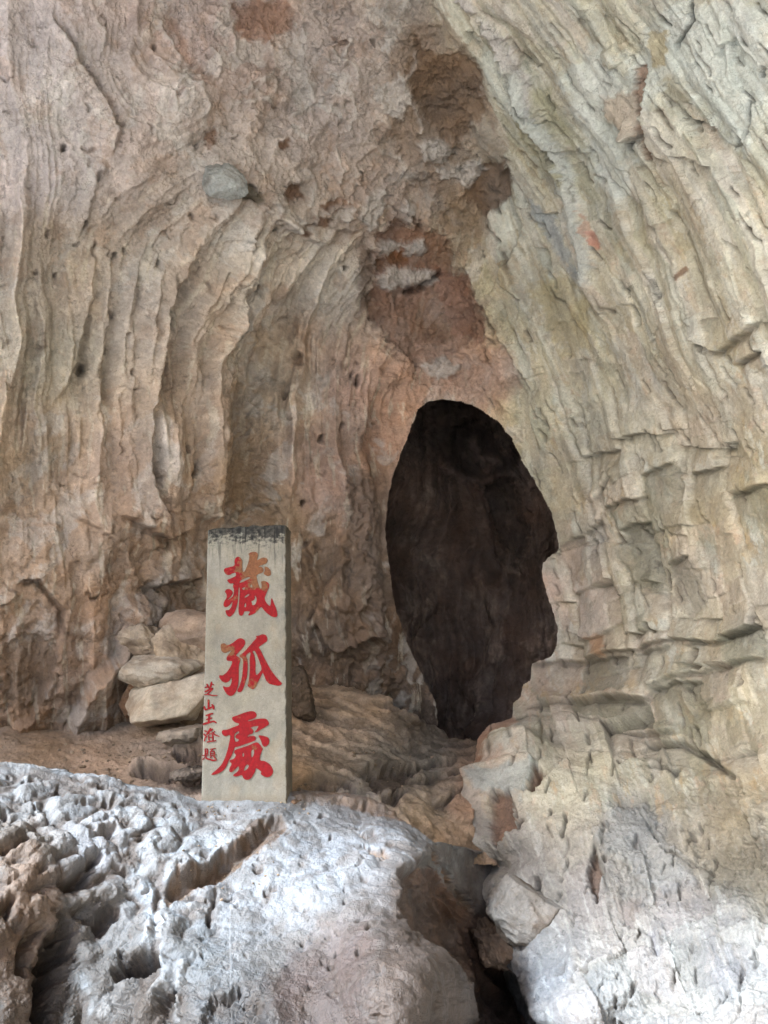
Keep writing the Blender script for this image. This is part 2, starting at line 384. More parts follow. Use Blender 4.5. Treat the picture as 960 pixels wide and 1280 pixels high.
# ---- colour (albedo) of the rock by region, shade of the deep left recess painted in
A = [((40,60),(172,160,156)),((60,200),(174,161,156)),((170,120),(168,150,140)),((330,60),(160,140,128)),((240,40),(158,140,132)),((400,150),(158,142,132)),((300,220),(165,150,138)),
     ((420,60),(158,142,132)),((90,350),(170,154,138)),((60,450),(170,156,136)),((200,380),(166,148,132)),((330,330),(172,158,142)),((420,350),(176,164,150)),((40,560),(172,150,128)),
     ((150,600),(162,136,116)),((230,520),(158,136,116)),((350,480),(166,146,124)),((300,560),(142,120,98)),((340,640),(142,118,94)),((410,600),(170,138,120)),((440,480),(172,146,132)),
     ((60,700),(164,136,112)),((120,780),(156,126,102)),((60,850),(140,112,90)),((200,700),(150,124,102)),((230,800),(140,114,92)),((380,720),(116,92,70)),((440,720),(104,85,69)),
     ((460,620),(124,102,86)),((430,860),(88,70,54)),((500,800),(96,75,60)),((540,900),(78,62,50)),((500,500),(166,128,104)),((480,560),(160,124,102)),((560,480),(170,134,114)),((620,480),(184,146,126)),
     ((480,250),(146,128,116)),((560,120),(128,108,92)),((540,30),(140,124,110)),((600,60),(172,162,148)),((540,230),(152,136,122)),((600,280),(150,128,102)),((500,340),(140,112,96)),
     ((660,60),(176,170,148)),((680,180),(172,166,138)),((720,40),(182,176,152)),((740,200),(194,190,164)),((800,60),(186,180,156)),((880,60),(200,200,184)),((900,160),(196,198,180)),
     ((940,300),(184,178,154)),((850,280),(178,168,144)),((760,330),(182,176,150)),((660,300),(156,140,106)),((650,380),(172,160,126)),((690,340),(166,164,150)),((700,430),(170,158,120)),
     ((650,500),(180,168,134)),((720,500),(184,174,146)),((800,450),(170,158,136)),((900,400),(170,156,130)),((900,500),(162,146,118)),((680,600),(178,166,134)),((740,600),(176,158,138)),
     ((830,560),(162,148,122)),((940,600),(156,142,114)),((720,680),(176,156,138)),((800,680),(150,138,114)),((880,680),(164,146,122)),((940,720),(156,146,122)),((700,760),(184,158,140)),
     ((760,780),(172,158,138)),((860,770),(156,144,120)),((680,870),(170,150,130)),((760,850),(150,138,116)),((860,870),(146,138,114)),((940,840),(152,144,120)),((620,960),(164,142,122)),
     ((680,930),(172,168,150)),((760,950),(172,164,138)),((700,990),(160,154,134)),((850,950),(146,138,112)),((900,1020),(140,130,108)),((930,1080),(138,126,104)),((640,1060),(180,174,166)),
     ((800,1030),(182,182,176)),((740,1120),(186,178,172)),((860,1150),(188,182,178)),((950,1200),(186,180,176)),((720,1250),(182,178,176)),((560,1100),(140,120,100)),
     ((-300,300),(160,145,132)),((480,-400),(150,135,122)),((1300,500),(165,155,132)),((200,1100),(130,104,82)),((400,1000),(120,98,78))]
MPATCH = 0
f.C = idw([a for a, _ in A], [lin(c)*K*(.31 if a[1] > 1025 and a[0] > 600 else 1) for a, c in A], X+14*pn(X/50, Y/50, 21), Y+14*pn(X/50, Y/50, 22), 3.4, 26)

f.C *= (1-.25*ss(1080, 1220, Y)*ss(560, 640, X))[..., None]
#=====FEATURES=====
mott = fbm(X/38, Y/38, 31, 4, .6)
f.C = f.C*(1+.13*mott[..., None])
def over(m, c):
    m = (m*mR)[..., None]; f.C = f.C*(1-m)+m*lin(c)
wz = 3*fbm(X/7, Y/7, 81, 3, .7)
nlow = 1-botm*.9
bn = fbm(q1/44, q2/420, 23., 3)+.25*fbm(q1/9, q2/120, 24., 3)
over(.6*ss(.10, .28, bn)*upm, (204,206,196)); over(.6*ss(-.12, -.28, bn)*upm, (146,136,104))
over(.55*ss(.12, .34, fbm((q1+wz)/26, q2/95, 12, 5, .62))*nlow, (206,206,190))
over(.50*ss(.20, .30, fbm((q1+wz)/22+7, q2/60, 41, 5, .62))*nlow, (172,142,96))
over(.50*ss(.14, .26, fbm((q1+wz)/30+9, q2/70, 51, 5, .62))*nlow, (138,138,118))
over(.45*ss(.26, .34, fbm((q1+wz)/12+9, q2/60, 71, 4, .62))*(.3+.7*upm), (216,216,206))
over(.35*ss(.25, .33, fbm(X/16, Y/20, 91, 5, .65))*nlow, (190,152,124))
over(.30*ss(.10, .5, fbm(q1/5+3, q2/45, 17, 3, .6))*(.4+.6*upm), (210,208,194))
def over2(m, c):
    m = (m*(mL+mC))[..., None]; f.C = f.C*(1-m)+m*lin(c)
wq = fbm(Wx*3, Wy*3, Wz*3, 3)*.35
over2(.42*ss(.12, .24, fbm(Wx*2.6+wq, Wy*2.6, Wz*1.7+wq, 6, .62)), (192,184,174))
over2(.30*ss(.16, .28, fbm(Wx*3.1+wq+9, Wy*3.1, Wz*1.9+wq, 6, .62)), (134,108,88))
over2(.30*ss(.14, .24, fbm(Wx*5+wq+19, Wy*5, Wz*3.5+wq, 5, .65)), (168,136,112))
over2(.45*ss(.20, .30, fbm(S/9, Y/60, 33., 4, .6))*ss(180, 300, Y), (196,182,160))
PAL = np.array([lin(c) for c in [(138,132,112),(176,160,136),(196,188,166),(168,150,128),(184,166,148),(150,142,120),(190,178,150),(160,146,116)]])
for cc, ee, mm_, tpp, fvv in ((cid, e1, (lowm+.3*botm)*patchy, tp1, fv1), (cid2, e2, lowm*patchy*.6, tp2, fv2), (cid3, e3, upm*.7, tp3, fv3), (cid4, e4, upm*.6, tp4, fv4)):
    k_ = (mR*mm_*.58)[..., None]
    f.C = f.C*(1-k_)+k_*PAL[cc % 8]
    ed = np.exp(-(ee/1.6)**2)*mR*mm_*.5*ss(-.3, .3, mott)
    f.C = f.C*(1-ed[..., None])+ed[..., None]*lin((206,196,174))
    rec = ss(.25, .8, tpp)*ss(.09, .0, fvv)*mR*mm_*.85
    f.C = f.C*(1-rec[..., None])+rec[..., None]*lin((92,84,68))  # shade under each block's upper edge painted into the colour
# ---- ceiling: red-brown broken patches, crust islands
RB = (112,76,58); RB2 = (128,92,70)
f.patch([(520,40),(545,70),(575,60),(600,90),(600,150),(570,180),(540,160),(520,130),(510,90)], (96,74,56), .85, 8, -.05, 10)
f.patch([(490,60),(520,30),(560,20),(590,60),(620,150),(640,230),(600,300),(560,290),(530,240),(500,200),(480,130)], (122,98,78), .55, 10, 0)
f.patch([(575,210),(630,200),(636,250),(605,275),(585,250)], (104,80,62), .8, 7, -.04, 8)
f.patch([(470,290),(520,280),(560,300),(580,350),(600,400),(590,430),(560,450),(520,458),(497,440),(480,410),(466,380),(470,340)], RB, .68, 14, -.06, 7)
f.patch([(545,335),(590,345),(612,400),(606,430),(570,420),(550,380)], (138,98,78), .8, 8, 0)
f.patch([(515,430),(580,425),(612,430),(640,440),(650,480),(620,510),(575,495),(540,490),(530,470)], (172,138,118), .6, 14, 0)
f.patch([(455,300),(470,330),(462,380),(450,386),(448,340)], (100,78,62), .8, 8, -.02)
f.patch([(290,0),(360,0),(365,30),(340,55),(300,50)], (138,102,82), .8, 12, -.02)
f.patch([(215,10),(235,60),(268,108),(255,108),(225,70),(205,20)], (138,104,84), .6, 9, -.02)
for q in ([(355,232),(378,228),(382,244),(366,254),(350,246)], [(378,270),(400,266),(418,272),(402,282),(382,280)], [(385,288),(372,282),(360,288),(378,294)], [(400,252),(420,246),(440,252),(420,262)],[(258,165),(272,160),(276,175),(262,185)],[(470,318),(500,312),(520,322),(500,334),(474,334)],[(345,175),(362,170),(364,182),(348,186)]):
    f.patch(q, (118,84,62), .85, 5, -.03, 4)
for q in ([(470,345),(495,332),(535,340),(548,350),(520,360),(480,362)], [(470,308),(490,300),(505,306),(500,316),(475,320)], [(505,310),(530,300),(535,314),(515,322)], [(500,262),(508,250),(520,262),(512,276)],
          [(540,205),(562,212),(600,196),(606,215),(590,230),(566,222),(550,222)], [(530,455),(555,448),(572,462),(560,472),(540,470)], [(455,240),(480,235),(476,270),(458,290),(446,270)],[(520,180),(545,170),(566,190),(550,205),(528,200)],
          [(470,110),(500,90),(516,120),(500,150),(480,140)],[(600,20),(560,0),(590,0),(640,60),(690,150),(650,130),(620,70)]):
    f.patch(q, (178,168,158), .75, 7, .035, 5)
f.groove([(503,368),(522,364),(530,356),(538,352),(546,344),(556,336)], 3.2, .12, (50,34,28), .8)
f.groove([(505,262),(516,270),(530,290)], 2, .04, (90,70,55))
# branching crust ridges on the ceiling
rs = random.Random(5)
for (x0, y0, a0, n) in [(330,65,20,9),(300,20,100,8),(365,75,80,6),(410,60,70,7),(440,40,100,8),(250,150,-20,9),(280,130,10,8),(360,150,-10,9),(420,170,30,7),(330,250,-5,8),(345,265,8,8),(300,110,60,6),(200,20,60,8),(230,80,50,8),(380,210,15,7),(470,180,70,8),(500,120,80,7),(555,200,20,6),(520,60,80,7),(430,110,40,7),(260,60,30,7),(120,20,70,6),(400,260,-20,6),(350,100,140,6)]:
    pts = [(x0, y0)]; a = math.radians(a0)
    for i in range(n):
        a += rs.uniform(-.7, .7); pts.append((pts[-1][0]+9*math.cos(a), pts[-1][1]+9*math.sin(a)))
    f.groove(pts, rs.uniform(2.2, 3.4), -.035, (196,184,172), .55)
# big seam of the vault and the step above it
f.scarp([(64,10),(74,34),(92,56),(104,80),(120,104),(138,128),(150,160),(142,200)], .045, 40, 3, 1, (96,74,60), .5, und=.03)
f.scarp([(250,222),(275,236),(312,246),(345,276),(380,296),(420,306)], .09, 40, 5, -1)
f.scarp([(140,200),(125,225),(116,270),(112,300)], .06, 50, 4, 1)
f.patch([(292,228),(302,226),(324,248),(318,256),(300,248)], (84,76,58), .8, 4, -.04, 3)
f.scarp([(160,10),(170,50),(195,80),(220,110),(240,140)], .05, 30, 3, -1)
# left wall flute edges (the ground left of each stands proud, the pocket lies to the right)
for pts, H, fd in [
    ([(122,300),(116,350),(108,400),(98,450),(80,490),(66,515)], .11, 40),
    ([(150,310),(140,370),(132,430),(124,480),(118,520),(128,560)], .08, 30),
    ([(222,320),(204,370),(190,420),(184,480),(180,540),(182,590),(196,640),(204,690)], .16, 46),
    ([(300,340),(286,390),(278,450),(272,520),(268,580),(270,640),(262,672)], .17, 42),
    ([(245,300),(225,350),(214,400),(210,440)], .07, 24),
    ([(330,300),(300,340),(285,380)], .06, 24),
    ([(350,345),(330,400),(318,460),(305,510)], .05, 30),
    ([(176,330),(166,380),(160,430),(158,470)], .05, 22),
    ([(30,360),(34,420),(28,480),(20,540)], .06, 30),
    ([(440,470),(436,530),(446,590),(450,650),(444,700),(438,760)], -.07, 30),
    ([(470,480),(462,560),(470,620),(474,700),(480,760),(470,850)], .10, 34),
    ([(372,440),(352,480),(346,520)], .05, 20),
    ([(400,560),(392,620),(396,690),(400,750)], .05, 30)]:
    f.scarp(pts, H, fd, 4, 1, und=.02)
f.patch([(186,432),(206,430),(212,470),(204,520),(186,540),(180,480)], (136,112,92), .4, 14, 0)
f.patch([(282,480),(310,470),(330,560),(335,640),(300,660),(278,600)], (128,106,84), .5, 22, -.06, 18)  # pockets right of two flutes darkened in colour for their shade
# drip pits
for (x, y, r, l) in [(125,222,3,9),(120,312,3,12),(148,325,3,8),(160,318,2.5,6),(110,284,3,8),(105,462,3,8),(372,446,5,9),(433,537,2.5,10),(405,552,3,8),(357,487,2.5,6),(240,588,3,14),(378,632,3,5),(435,335,2,5),
                     (318,352,4,14),(250,180,2,6),(190,62,2,5),(246,272,3,6),(320,362,3,9),(452,468,2.5,12),(445,462,2,9),(78,186,3,6),(198,332,3,6),(60,292,2,6),(344,288,2,5),(135,440,2,6),(70,345,2,5),(158,470,2,6)]:
    f.groove([(x+l*.25, y-l), (x, y), (x-l*.2, y+l)], r, .07, (52,38,30), .85, .3)
# lower left: folds, pillar roots, overhangs
f.scarp([(140,640),(165,655),(200,668),(232,655),(246,640)], .10, 26, 3, -1, (90,66,50), .5, und=.03)
f.scarp([(60,600),(90,640),(120,660),(150,690),(160,720),(185,752)], .06, 34, 3, -1)
f.scarp([(20,730),(50,722),(62,740),(80,760),(78,800)], .12, 30, 3, -1, (84,60,46), .5, und=.03)
f.scarp([(0,760),(15,752),(24,742)], .08, 20, 3, -1)
f.scarp([(75,930),(96,880),(112,845),(150,815),(160,780),(150,740)], .22, 46, 5, 1)
f.scarp([(10,905),(40,890),(60,850),(76,800)], .12, 34, 4, 1)
f.scarp([(180,735),(215,728),(255,722)], .09, 24, 3, -1, (76,58,46), .6, und=.04)
f.patch([(0,800),(30,790),(70,800),(70,850),(40,880),(10,880)], (106,88,72), .55, 16, -.05, 10)
f.patch([(180,735),(250,728),(255,790),(200,790)], (104,84,68), .5, 12, -.07, 8)
# rough granular folds between stele and passage
f.scarp([(398,770),(402,795),(415,812),(440,800),(462,790),(474,770)], .16, 26, 4, -1, (70,54,44), .4, und=.05)
f.scarp([(420,560),(430,640),(424,700),(405,745),(398,770)], .10, 30, 5, -1)
f.scarp([(380,600),(400,660),(380,700),(372,770),(380,830)], .06, 40, 4, -1)
b = f.patch([(430,600),(478,590),(486,700),(480,800),(500,860),(450,860),(410,810),(425,700)], (112,92,78), .55, 24, 0)
b, m, _ = b
f.D[b] += m*(.05*(ridged(X[b]/14, Y[b]/26, 4, 3)-.4)+.03*pn(X[b]/6, Y[b]/7, 2))
f.groove([(372,660),(392,700),(396,740),(380,790)], 3, .05, (80,60,46), .5)
f.scarp([(540,930),(515,880),(490,830),(470,790)], .05, 40, 5, 1)

#---- right wall
LG = (202,202,190)
f.patch([(700,90),(740,60),(780,90),(800,60),(830,0),(960,0),(960,130),(930,190),(900,180),(870,130),(850,90),(800,140),(790,230),(770,260),(740,220)], (206,208,196), .55, 22, 0)
f.patch([(640,100),(660,110),(720,220),(740,300),(745,350),(735,360),(718,300),(690,220),(650,150)], (176,176,166), .7, 10, .03, 7)
f.patch([(600,60),(650,90),(680,170),(720,240),(720,240),(700,240),(660,170),(610,110)], (190,188,172), .6, 10, .02, 7)
f.patch([(666,250),(690,270),(720,330),(728,360),(715,350),(690,310),(664,270)], (150,152,148), .75, 7, 0)
f.patch([(640,140),(670,160),(712,230),(712,240),(690,220),(660,190)], (150,138,100), .7, 6, -.02, 4)
f.patch([(660,360),(700,340),(735,380),(740,430),(715,450),(690,430)], (164,146,104), .6, 14, 0)
f.patch([(660,110),(690,110),(720,180),(715,190),(690,160)], (150,142,106), .5, 8, 0)
f.patch([(752,118),(800,112),(800,170),(782,176),(760,150)], (184,160,134), .7, 8, .02, 5)
f.patch([(790,90),(802,85),(806,110),(812,200),(804,190),(796,140)], (150,112,86), .8, 4, -.04, 3)
f.patch([(808,40),(830,40),(832,80),(814,84)], (176,156,112), .8, 5, 0)
f.patch([(730,262),(738,272),(754,310),(748,314),(736,290)], (180,136,110), .7, 3, 0)
f.patch([(741,292),(747,289),(754,305),(750,311),(743,304)], (176,104,84), .5, 2, 0)
f.patch([(628,330),(640,325),(650,350),(648,362),(636,360)], (170,146,106), .6, 3, .03, 3)
f.patch([(838,345),(850,335),(855,340),(846,352)], (110,80,60), .8, 3, 0)
f.groove([(860,0),(863,20),(855,38),(848,52),(842,66)], 2.6, .08, (40,34,30), .9)
f.groove([(932,125),(935,150),(928,178)], 2.4, .07, (40,34,30), .8)
f.groove([(946,98),(956,84)], 2.6, .05, (60,60,60), .8)
f.groove([(905,188),(916,180),(922,170)], 3, .06, (80,62,48), .8)
f.groove([(786,380),(792,396),(797,410)], 2.2, .06, (50,42,36), .8)
f.scarp([(912,0),(905,40),(915,90),(930,125)], .04, 26, 2, 1)
f.scarp([(750,60),(754,75),(764,90)], .05, 20, 2, -1)
f.scarp([(778,176),(790,180),(804,166)], .09, 22, 2, -1, (70,60,50), .8, und=.03)
f.scarp([(796,90),(800,130),(812,180),(836,206)], .05, 22, 2, -1, (90,70,56), .6, und=.02)
f.scarp([(640,100),(662,150),(690,200),(716,250),(726,300),(734,350),(736,400)], .07, 30, 3, -1)
f.scarp([(575,0),(600,50),(640,100)], .05, 30, 3, -1)
f.scarp([(560,300),(590,350),(620,410),(650,460),(668,520),(676,570)], .07, 34, 3, -1)
f.scarp([(622,300),(640,330),(655,372),(640,368)], .05, 18, 2, 1, (100,76,56), .6)
f.scarp([(640,240),(655,280),(640,330),(610,380)], .04, 20, 2, -1)
f.scarp([(860,420),(900,440),(946,400)], .04, 24, 3, -1, (90,74,56), .6, und=.03)
f.scarp([(916,462),(930,450),(950,436)], .035, 18, 2.5, -1, (60,46,36), .8, und=.03)
f.groove([(690,460),(700,500),(715,560),(738,640),(758,690)], 3, .03, (196,186,168), .5)
for l in ([(716,500),(728,560),(742,610),(752,650)], [(760,480),(776,540),(798,590),(806,640)], [(842,500),(846,540),(858,600),(868,640)], [(884,540),(900,590),(916,640),(930,690)],
          [(800,640),(812,690),(826,740),(838,790)], [(838,560),(850,620),(856,650)], [(905,500),(890,470),(880,440)], [(700,700),(712,750),(722,800)], [(776,700),(786,740),(800,800)]):
    f.groove(l, 3.4, .03, (198,188,166), .5, .1)
    f.groove([(x+4, y) for x, y in l], 1.7, .035, (110,96,76), .5, .1)
# recessed block faces, shade of each overhanging upper edge painted in
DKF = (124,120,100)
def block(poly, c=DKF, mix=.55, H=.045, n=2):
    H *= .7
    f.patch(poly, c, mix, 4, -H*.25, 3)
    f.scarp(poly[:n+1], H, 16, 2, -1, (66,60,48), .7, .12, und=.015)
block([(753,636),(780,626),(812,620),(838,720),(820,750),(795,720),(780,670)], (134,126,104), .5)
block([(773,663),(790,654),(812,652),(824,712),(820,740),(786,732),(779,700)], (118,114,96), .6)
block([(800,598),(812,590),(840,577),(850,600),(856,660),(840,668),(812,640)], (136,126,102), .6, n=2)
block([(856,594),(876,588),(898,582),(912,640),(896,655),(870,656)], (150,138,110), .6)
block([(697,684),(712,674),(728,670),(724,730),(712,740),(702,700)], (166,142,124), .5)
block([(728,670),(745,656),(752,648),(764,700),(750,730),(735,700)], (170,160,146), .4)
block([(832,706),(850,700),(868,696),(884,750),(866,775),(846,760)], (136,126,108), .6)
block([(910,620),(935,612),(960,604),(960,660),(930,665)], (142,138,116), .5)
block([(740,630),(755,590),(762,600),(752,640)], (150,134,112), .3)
# courses, the shade under each ledge painted as a dark line
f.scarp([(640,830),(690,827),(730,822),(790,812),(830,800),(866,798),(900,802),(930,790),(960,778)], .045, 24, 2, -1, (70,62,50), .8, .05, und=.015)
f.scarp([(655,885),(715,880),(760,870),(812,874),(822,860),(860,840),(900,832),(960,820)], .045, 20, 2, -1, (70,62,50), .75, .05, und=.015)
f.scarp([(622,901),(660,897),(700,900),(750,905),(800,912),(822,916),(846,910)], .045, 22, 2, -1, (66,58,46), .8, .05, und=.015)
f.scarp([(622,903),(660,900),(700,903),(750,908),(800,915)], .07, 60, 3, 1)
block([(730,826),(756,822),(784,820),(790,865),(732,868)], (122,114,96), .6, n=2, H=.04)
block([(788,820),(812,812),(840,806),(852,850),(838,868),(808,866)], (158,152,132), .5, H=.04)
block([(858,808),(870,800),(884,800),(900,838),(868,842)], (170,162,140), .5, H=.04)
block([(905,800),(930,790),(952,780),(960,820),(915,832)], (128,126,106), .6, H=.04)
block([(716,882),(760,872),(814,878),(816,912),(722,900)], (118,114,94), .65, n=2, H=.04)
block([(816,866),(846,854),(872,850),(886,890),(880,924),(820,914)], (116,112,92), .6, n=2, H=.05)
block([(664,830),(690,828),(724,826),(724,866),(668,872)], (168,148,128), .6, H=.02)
f.groove([(867,808),(868,822),(866,836)], 4, .10, (90,66,48), .7)
f.patch([(735,800),(752,795),(764,815),(748,822)], (176,128,90), .6, 8, 0)
f.patch([(806,735),(830,745),(850,735),(845,760),(820,775)], (180,160,134), .4, 10)
f.patch([(604,910),(640,893),(646,903),(616,935),(606,990),(590,1000),(588,950)], (156,116,92), .8, 8, 0)
# lower right
f.groove([(677,905),(679,930),(680,948)], 2, .03, (110,92,64), .6)
f.groove([(800,925),(830,934),(850,930),(890,950)], 4, .07, (62,60,52), .75)
f.groove([(810,962),(830,966),(850,964)], 2.6, .05, (44,42,36), .85)
f.groove([(862,935),(880,945),(900,960),(925,975)], 3, .05, (70,66,56), .7)
f.groove([(770,958),(776,962)], 3, .05, (60,50,36), .8)
f.patch([(800,925),(870,925),(905,960),(890,975),(840,970),(805,960)], (118,114,98), .5, 12, -.02)
f.patch([(870,975),(960,990),(960,1150),(930,1130),(905,1100),(880,1080),(860,1020)], (118,110,94), .4, 26, -.03, 12)
for i in range(9):
    y = 990+i*14; f.groove([(872+i*3, y), (905, y+4), (950, y+10)], 1.4, .012, (160,150,128), .3)
f.groove([(920,985),(930,1015),(945,1050),(958,1090)], 2.6, .06, (60,50,40), .7)
f.scarp([(924,990),(938,1020),(952,1060),(965,1100)], .05, 24, 2, -1)
f.patch([(760,1015),(810,1010),(830,1050),(860,1080),(870,1110),(830,1120),(800,1090),(760,1070),(752,1040)], (140,143,142), .4, 20, .03, 9)
f.groove([(798,1005),(812,1030),(825,1055),(850,1060)], 2, .03, (120,120,110), .5)
f.groove([(820,1062),(850,1075),(880,1090)], 2, .03, (110,104,92), .6)
# protruding grey ledge with the red-brown faces at its right and below
f.scarp([(603,1004),(604,985),(622,972),(640,966),(660,965),(672,972),(676,990),(668,1010),(662,1030)], .05, 24, 3, 1)
f.patch([(610,985),(640,978),(672,972),(674,990),(662,1020),(655,1010),(612,1004)], (146,150,142), .7, 6, 0)
f.patch([(627,1006),(649,1006),(650,1028),(655,1044),(632,1062),(628,1040)], (112,84,66), .9, 3, -.07, 3)
f.patch([(673,974),(684,988),(676,1003),(664,1010)], (100,78,62), .9, 3, -.08, 3)
f.groove([(648,1000),(652,1020),(658,1036)], 1.6, .05, (80,60,44), .8)
f.patch([(655,1036),(664,1038),(662,1046),(655,1044)], (60,44,34), .8, 3, -.06)
f.patch([(735,1078),(742,1066),(750,1085),(757,1105),(752,1118),(750,1132),(744,1120),(737,1100)], (106,86,72), .9, 3, -.06, 3)
f.scarp([(742,1064),(752,1084),(760,1108),(752,1134)], .05, 14, 1.6, -1)
f.groove([(676,1102),(680,1125),(686,1142)], 2.6, .08, (60,46,38), .8)
f.groove([(688,1130),(689,1142)], 1.6, .04, (80,66,56), .7)
f.groove([(600,1075),(606,1095),(604,1115)], 4, .05, (120,104,92), .5)
f.patch([(770,1130),(800,1125),(800,1150),(780,1155)], (112,96,88), .4, 10, -.02)
f.groove([(810,1165),(818,1170),(824,1200)], 3, .03, (130,124,126), .5)
# undercut edge towards the gully
f.scarp([(606,1080),(622,1130),(655,1190),(672,1215),(690,1260),(702,1310)], .12, 50, 4, -1)
f.scarp([(606,903),(599,930),(598,960),(603,1000),(602,1050),(606,1085)], .16, 90, 4, -1)

# pale mineral skin on raised crust, painted light and shade on the flutes, sparse cracks
crest = np.clip((fineR-.42)*2.2, 0, 1)
f.C = f.C*(1+(.16*crest-.05)[..., None]*(mL+mC)[..., None])*(1+(.42*(flute-.45)+.25*(fl2-.45))*mL*aL*(.4+.6*aLow))[..., None]
f.C = f.C*(1+(.04*mR+.03*mC)[..., None])
f.C = f.C*(1+.30*np.clip((ridged(Wx*3.4+.8*lump, Wy*3.4, Wz*3.4, 4, .6)-.35), -.5, 1)*mC)[..., None]
sp = fbm(X/5, Y/5, 61, 3, .7)
f.C = f.C*(1+.15*sp[..., None])
# small chips and hairline cracks over the whole face
rs = random.Random(11)
for i in range(300):
    x = rs.uniform(600, 960); y = rs.uniform(0, 1280)
    sl = np.interp(y, [0, 400, 700, 1280], [.75, .5, .35, -.4]); l = rs.uniform(5, 20)
    f.groove([(x, y), (x+sl*l+rs.uniform(-3, 3), y+l), (x+2*sl*l+rs.uniform(-5, 5), y+1.8*l)], rs.uniform(1.0, 1.9), rs.uniform(.015, .045), (62,52,42), .7)
for i in range(110):
    x = rs.uniform(0, 600); y = rs.uniform(0, 850); a = rs.uniform(0, 3.14); l = rs.uniform(4, 12)
    f.groove([(x, y), (x+math.cos(a)*l, y+math.sin(a)*l), (x+math.cos(a+.6)*l*1.8, y+math.sin(a+.6)*l*1.8)], rs.uniform(1.1, 1.9), rs.uniform(.015, .04), (84,64,50), .5)

r_ = f.dist(OPEN, 60, True); b = r_[0]; f.D[b] *= .15+.85*ss(2, 34, np.hypot(0, r_[1]))
P = P0+NR*np.where(np.isfinite(f.D), f.D, 0)[..., None]*1.0
def second(P, amp, sc=1.0, seed=0., rw=.5):
    N1 = normals(P); a, b_, c_ = [P[..., i].astype(F32)*sc for i in range(3)]
    d = .55*fbm(a*16, b_*16, c_*14+seed, 4, .62)+rw*(ridged(a*13+seed, b_*13, c_*10, 4, .6)-.4)+.42*fbm(a*70, b_*70, c_*60+seed, 3, .7)
    return P+N1*(d*amp)[..., None], d
f.C = f.C*np.array([.97,1.,1.05])*(1+.10*mL+.0*mC)[..., None]*(1+mR[..., None]*np.array([-.02,-.005,.03]))
P, d2 = second(P, .018*mL+.026*mC+(.006+.010*botm)*mR, 1., 0., .15*mL+.6*mC+.25*mR)
f.C = f.C*(1+.10*np.clip(d2, -1, 1)[..., None])
# opening
def inpoly(X, Y, p):
    ins = np.zeros(X.shape, bool); n = len(p)
    for i in range(n):
        a = p[i]; c = p[(i+1) % n]
        ins ^= ((a[1] > Y) != (c[1] > Y)) & (X < (c[0]-a[0])*(Y-a[1])/((c[1]-a[1]) or 1e-9)+a[0])
    return ins
Xc = (X[:-1, :-1]+X[1:, 1:]+X[1:, :-1]+X[:-1, 1:])/4; Yc = (Y[:-1, :-1]+Y[1:, 1:]+Y[1:, :-1]+Y[:-1, 1:])/4
hole = inpoly(Xc, Yc, [tuple(o_) for o_ in OR])
sunway = (Xc < -700)
ok = ~hole & ~sunway
rg = np.where(mR[:-1, :-1] > .5, 2, np.where((mC[:-1, :-1] >= .5) & (Yc < 500) | (Yc < -60), 1, 0))
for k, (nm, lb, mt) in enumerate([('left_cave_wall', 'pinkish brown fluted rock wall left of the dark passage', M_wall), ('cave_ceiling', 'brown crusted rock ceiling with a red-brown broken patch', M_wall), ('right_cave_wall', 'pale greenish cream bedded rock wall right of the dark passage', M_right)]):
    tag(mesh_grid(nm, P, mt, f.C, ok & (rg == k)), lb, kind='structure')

def at_shell(px, py, off=0.0):
    j = np.argmin(abs(ax-px)); i = np.argmin(abs(ay-py)); return P[i, j]+NR[i, j]*off, NR[i, j]

#=====PASSAGE=====
def resample(poly, n):
    p = np.array(poly+[poly[0]], float); L = np.r_[0, np.cumsum(np.hypot(*np.diff(p, axis=0).T))]
    s = np.linspace(0, L[-1], n, endpoint=False); return np.stack([np.interp(s, L, p[:, 0]), np.interp(s, L, p[:, 1])], -1)
NA = 900; ring = resample(OPEN, NA)
cen = np.array([590., 715.])
tr = shell_t(ring[:, 0], ring[:, 1])
rows = []
NB, NC = 70, 330
for k in range(NB):
    u = k/(NB-1); sc = 1.035+.30*math.sin(min(u*1.25, 1)*math.pi/2)*1.0
    pr = cen+(ring-cen)*(1.045 if k == 0 else sc+.01)
    rows.append(np.concatenate([pr, (tr+.03+1.9*u**1.3)[:, None]], 1))
tb = 8.1
last = rows[-1]
for k in range(1, NC):
    u = k/(NC-1); w = 1-u
    pr = cen+(last[:, :2]-cen)*w
    rows.append(np.concatenate([pr, (last[:, 2]*(w**3)+(tb+.25*np.cos((pr[:, 0]-560)/40))*(1-w**3))[:, None]], 1))
R = np.stack(rows)
R = np.concatenate([R, R[:, :1]], 1)
PX, PY, PT = R[..., 0], R[..., 1], R[..., 2]
Q = world(PX, PY, PT)
qx, qy, qz = [Q[..., i].astype(F32) for i in range(3)]
nn = -normals(Q)
g = Face(PX, PY, 3.0, 4.0)
dd = .42*fbm(qx*.9+2, qy*.9, qz*.5, 3)+.20*(ridged(qx*2.0+.6*fbm(qx, qy, qz, 3), qy*1.7, qz*.45, 3)-.4)+.06*fbm(qx*5, qy*5, qz*4, 5, .6)
depthmask = ss(0, .25, np.linspace(0, 1, Q.shape[0]))[:, None]
g.C = np.ones(PX.shape+(3,))*lin((124,102,92))
drift = fbm(qx*2, qy*2, qz*.9, 4)
veil = ss(.0, .35, fbm(qx*1.8+4, qy*2, qz*.8+fbm(qx*3, qy*3, qz*3, 3)*.5, 5, .62)); g.C = g.C*(.62+.30*drift[..., None])*(1-veil[..., None])+veil[..., None]*lin((142,120,108))*(.8+.5*fbm(PX/4, PY/14, 4., 3)[..., None])
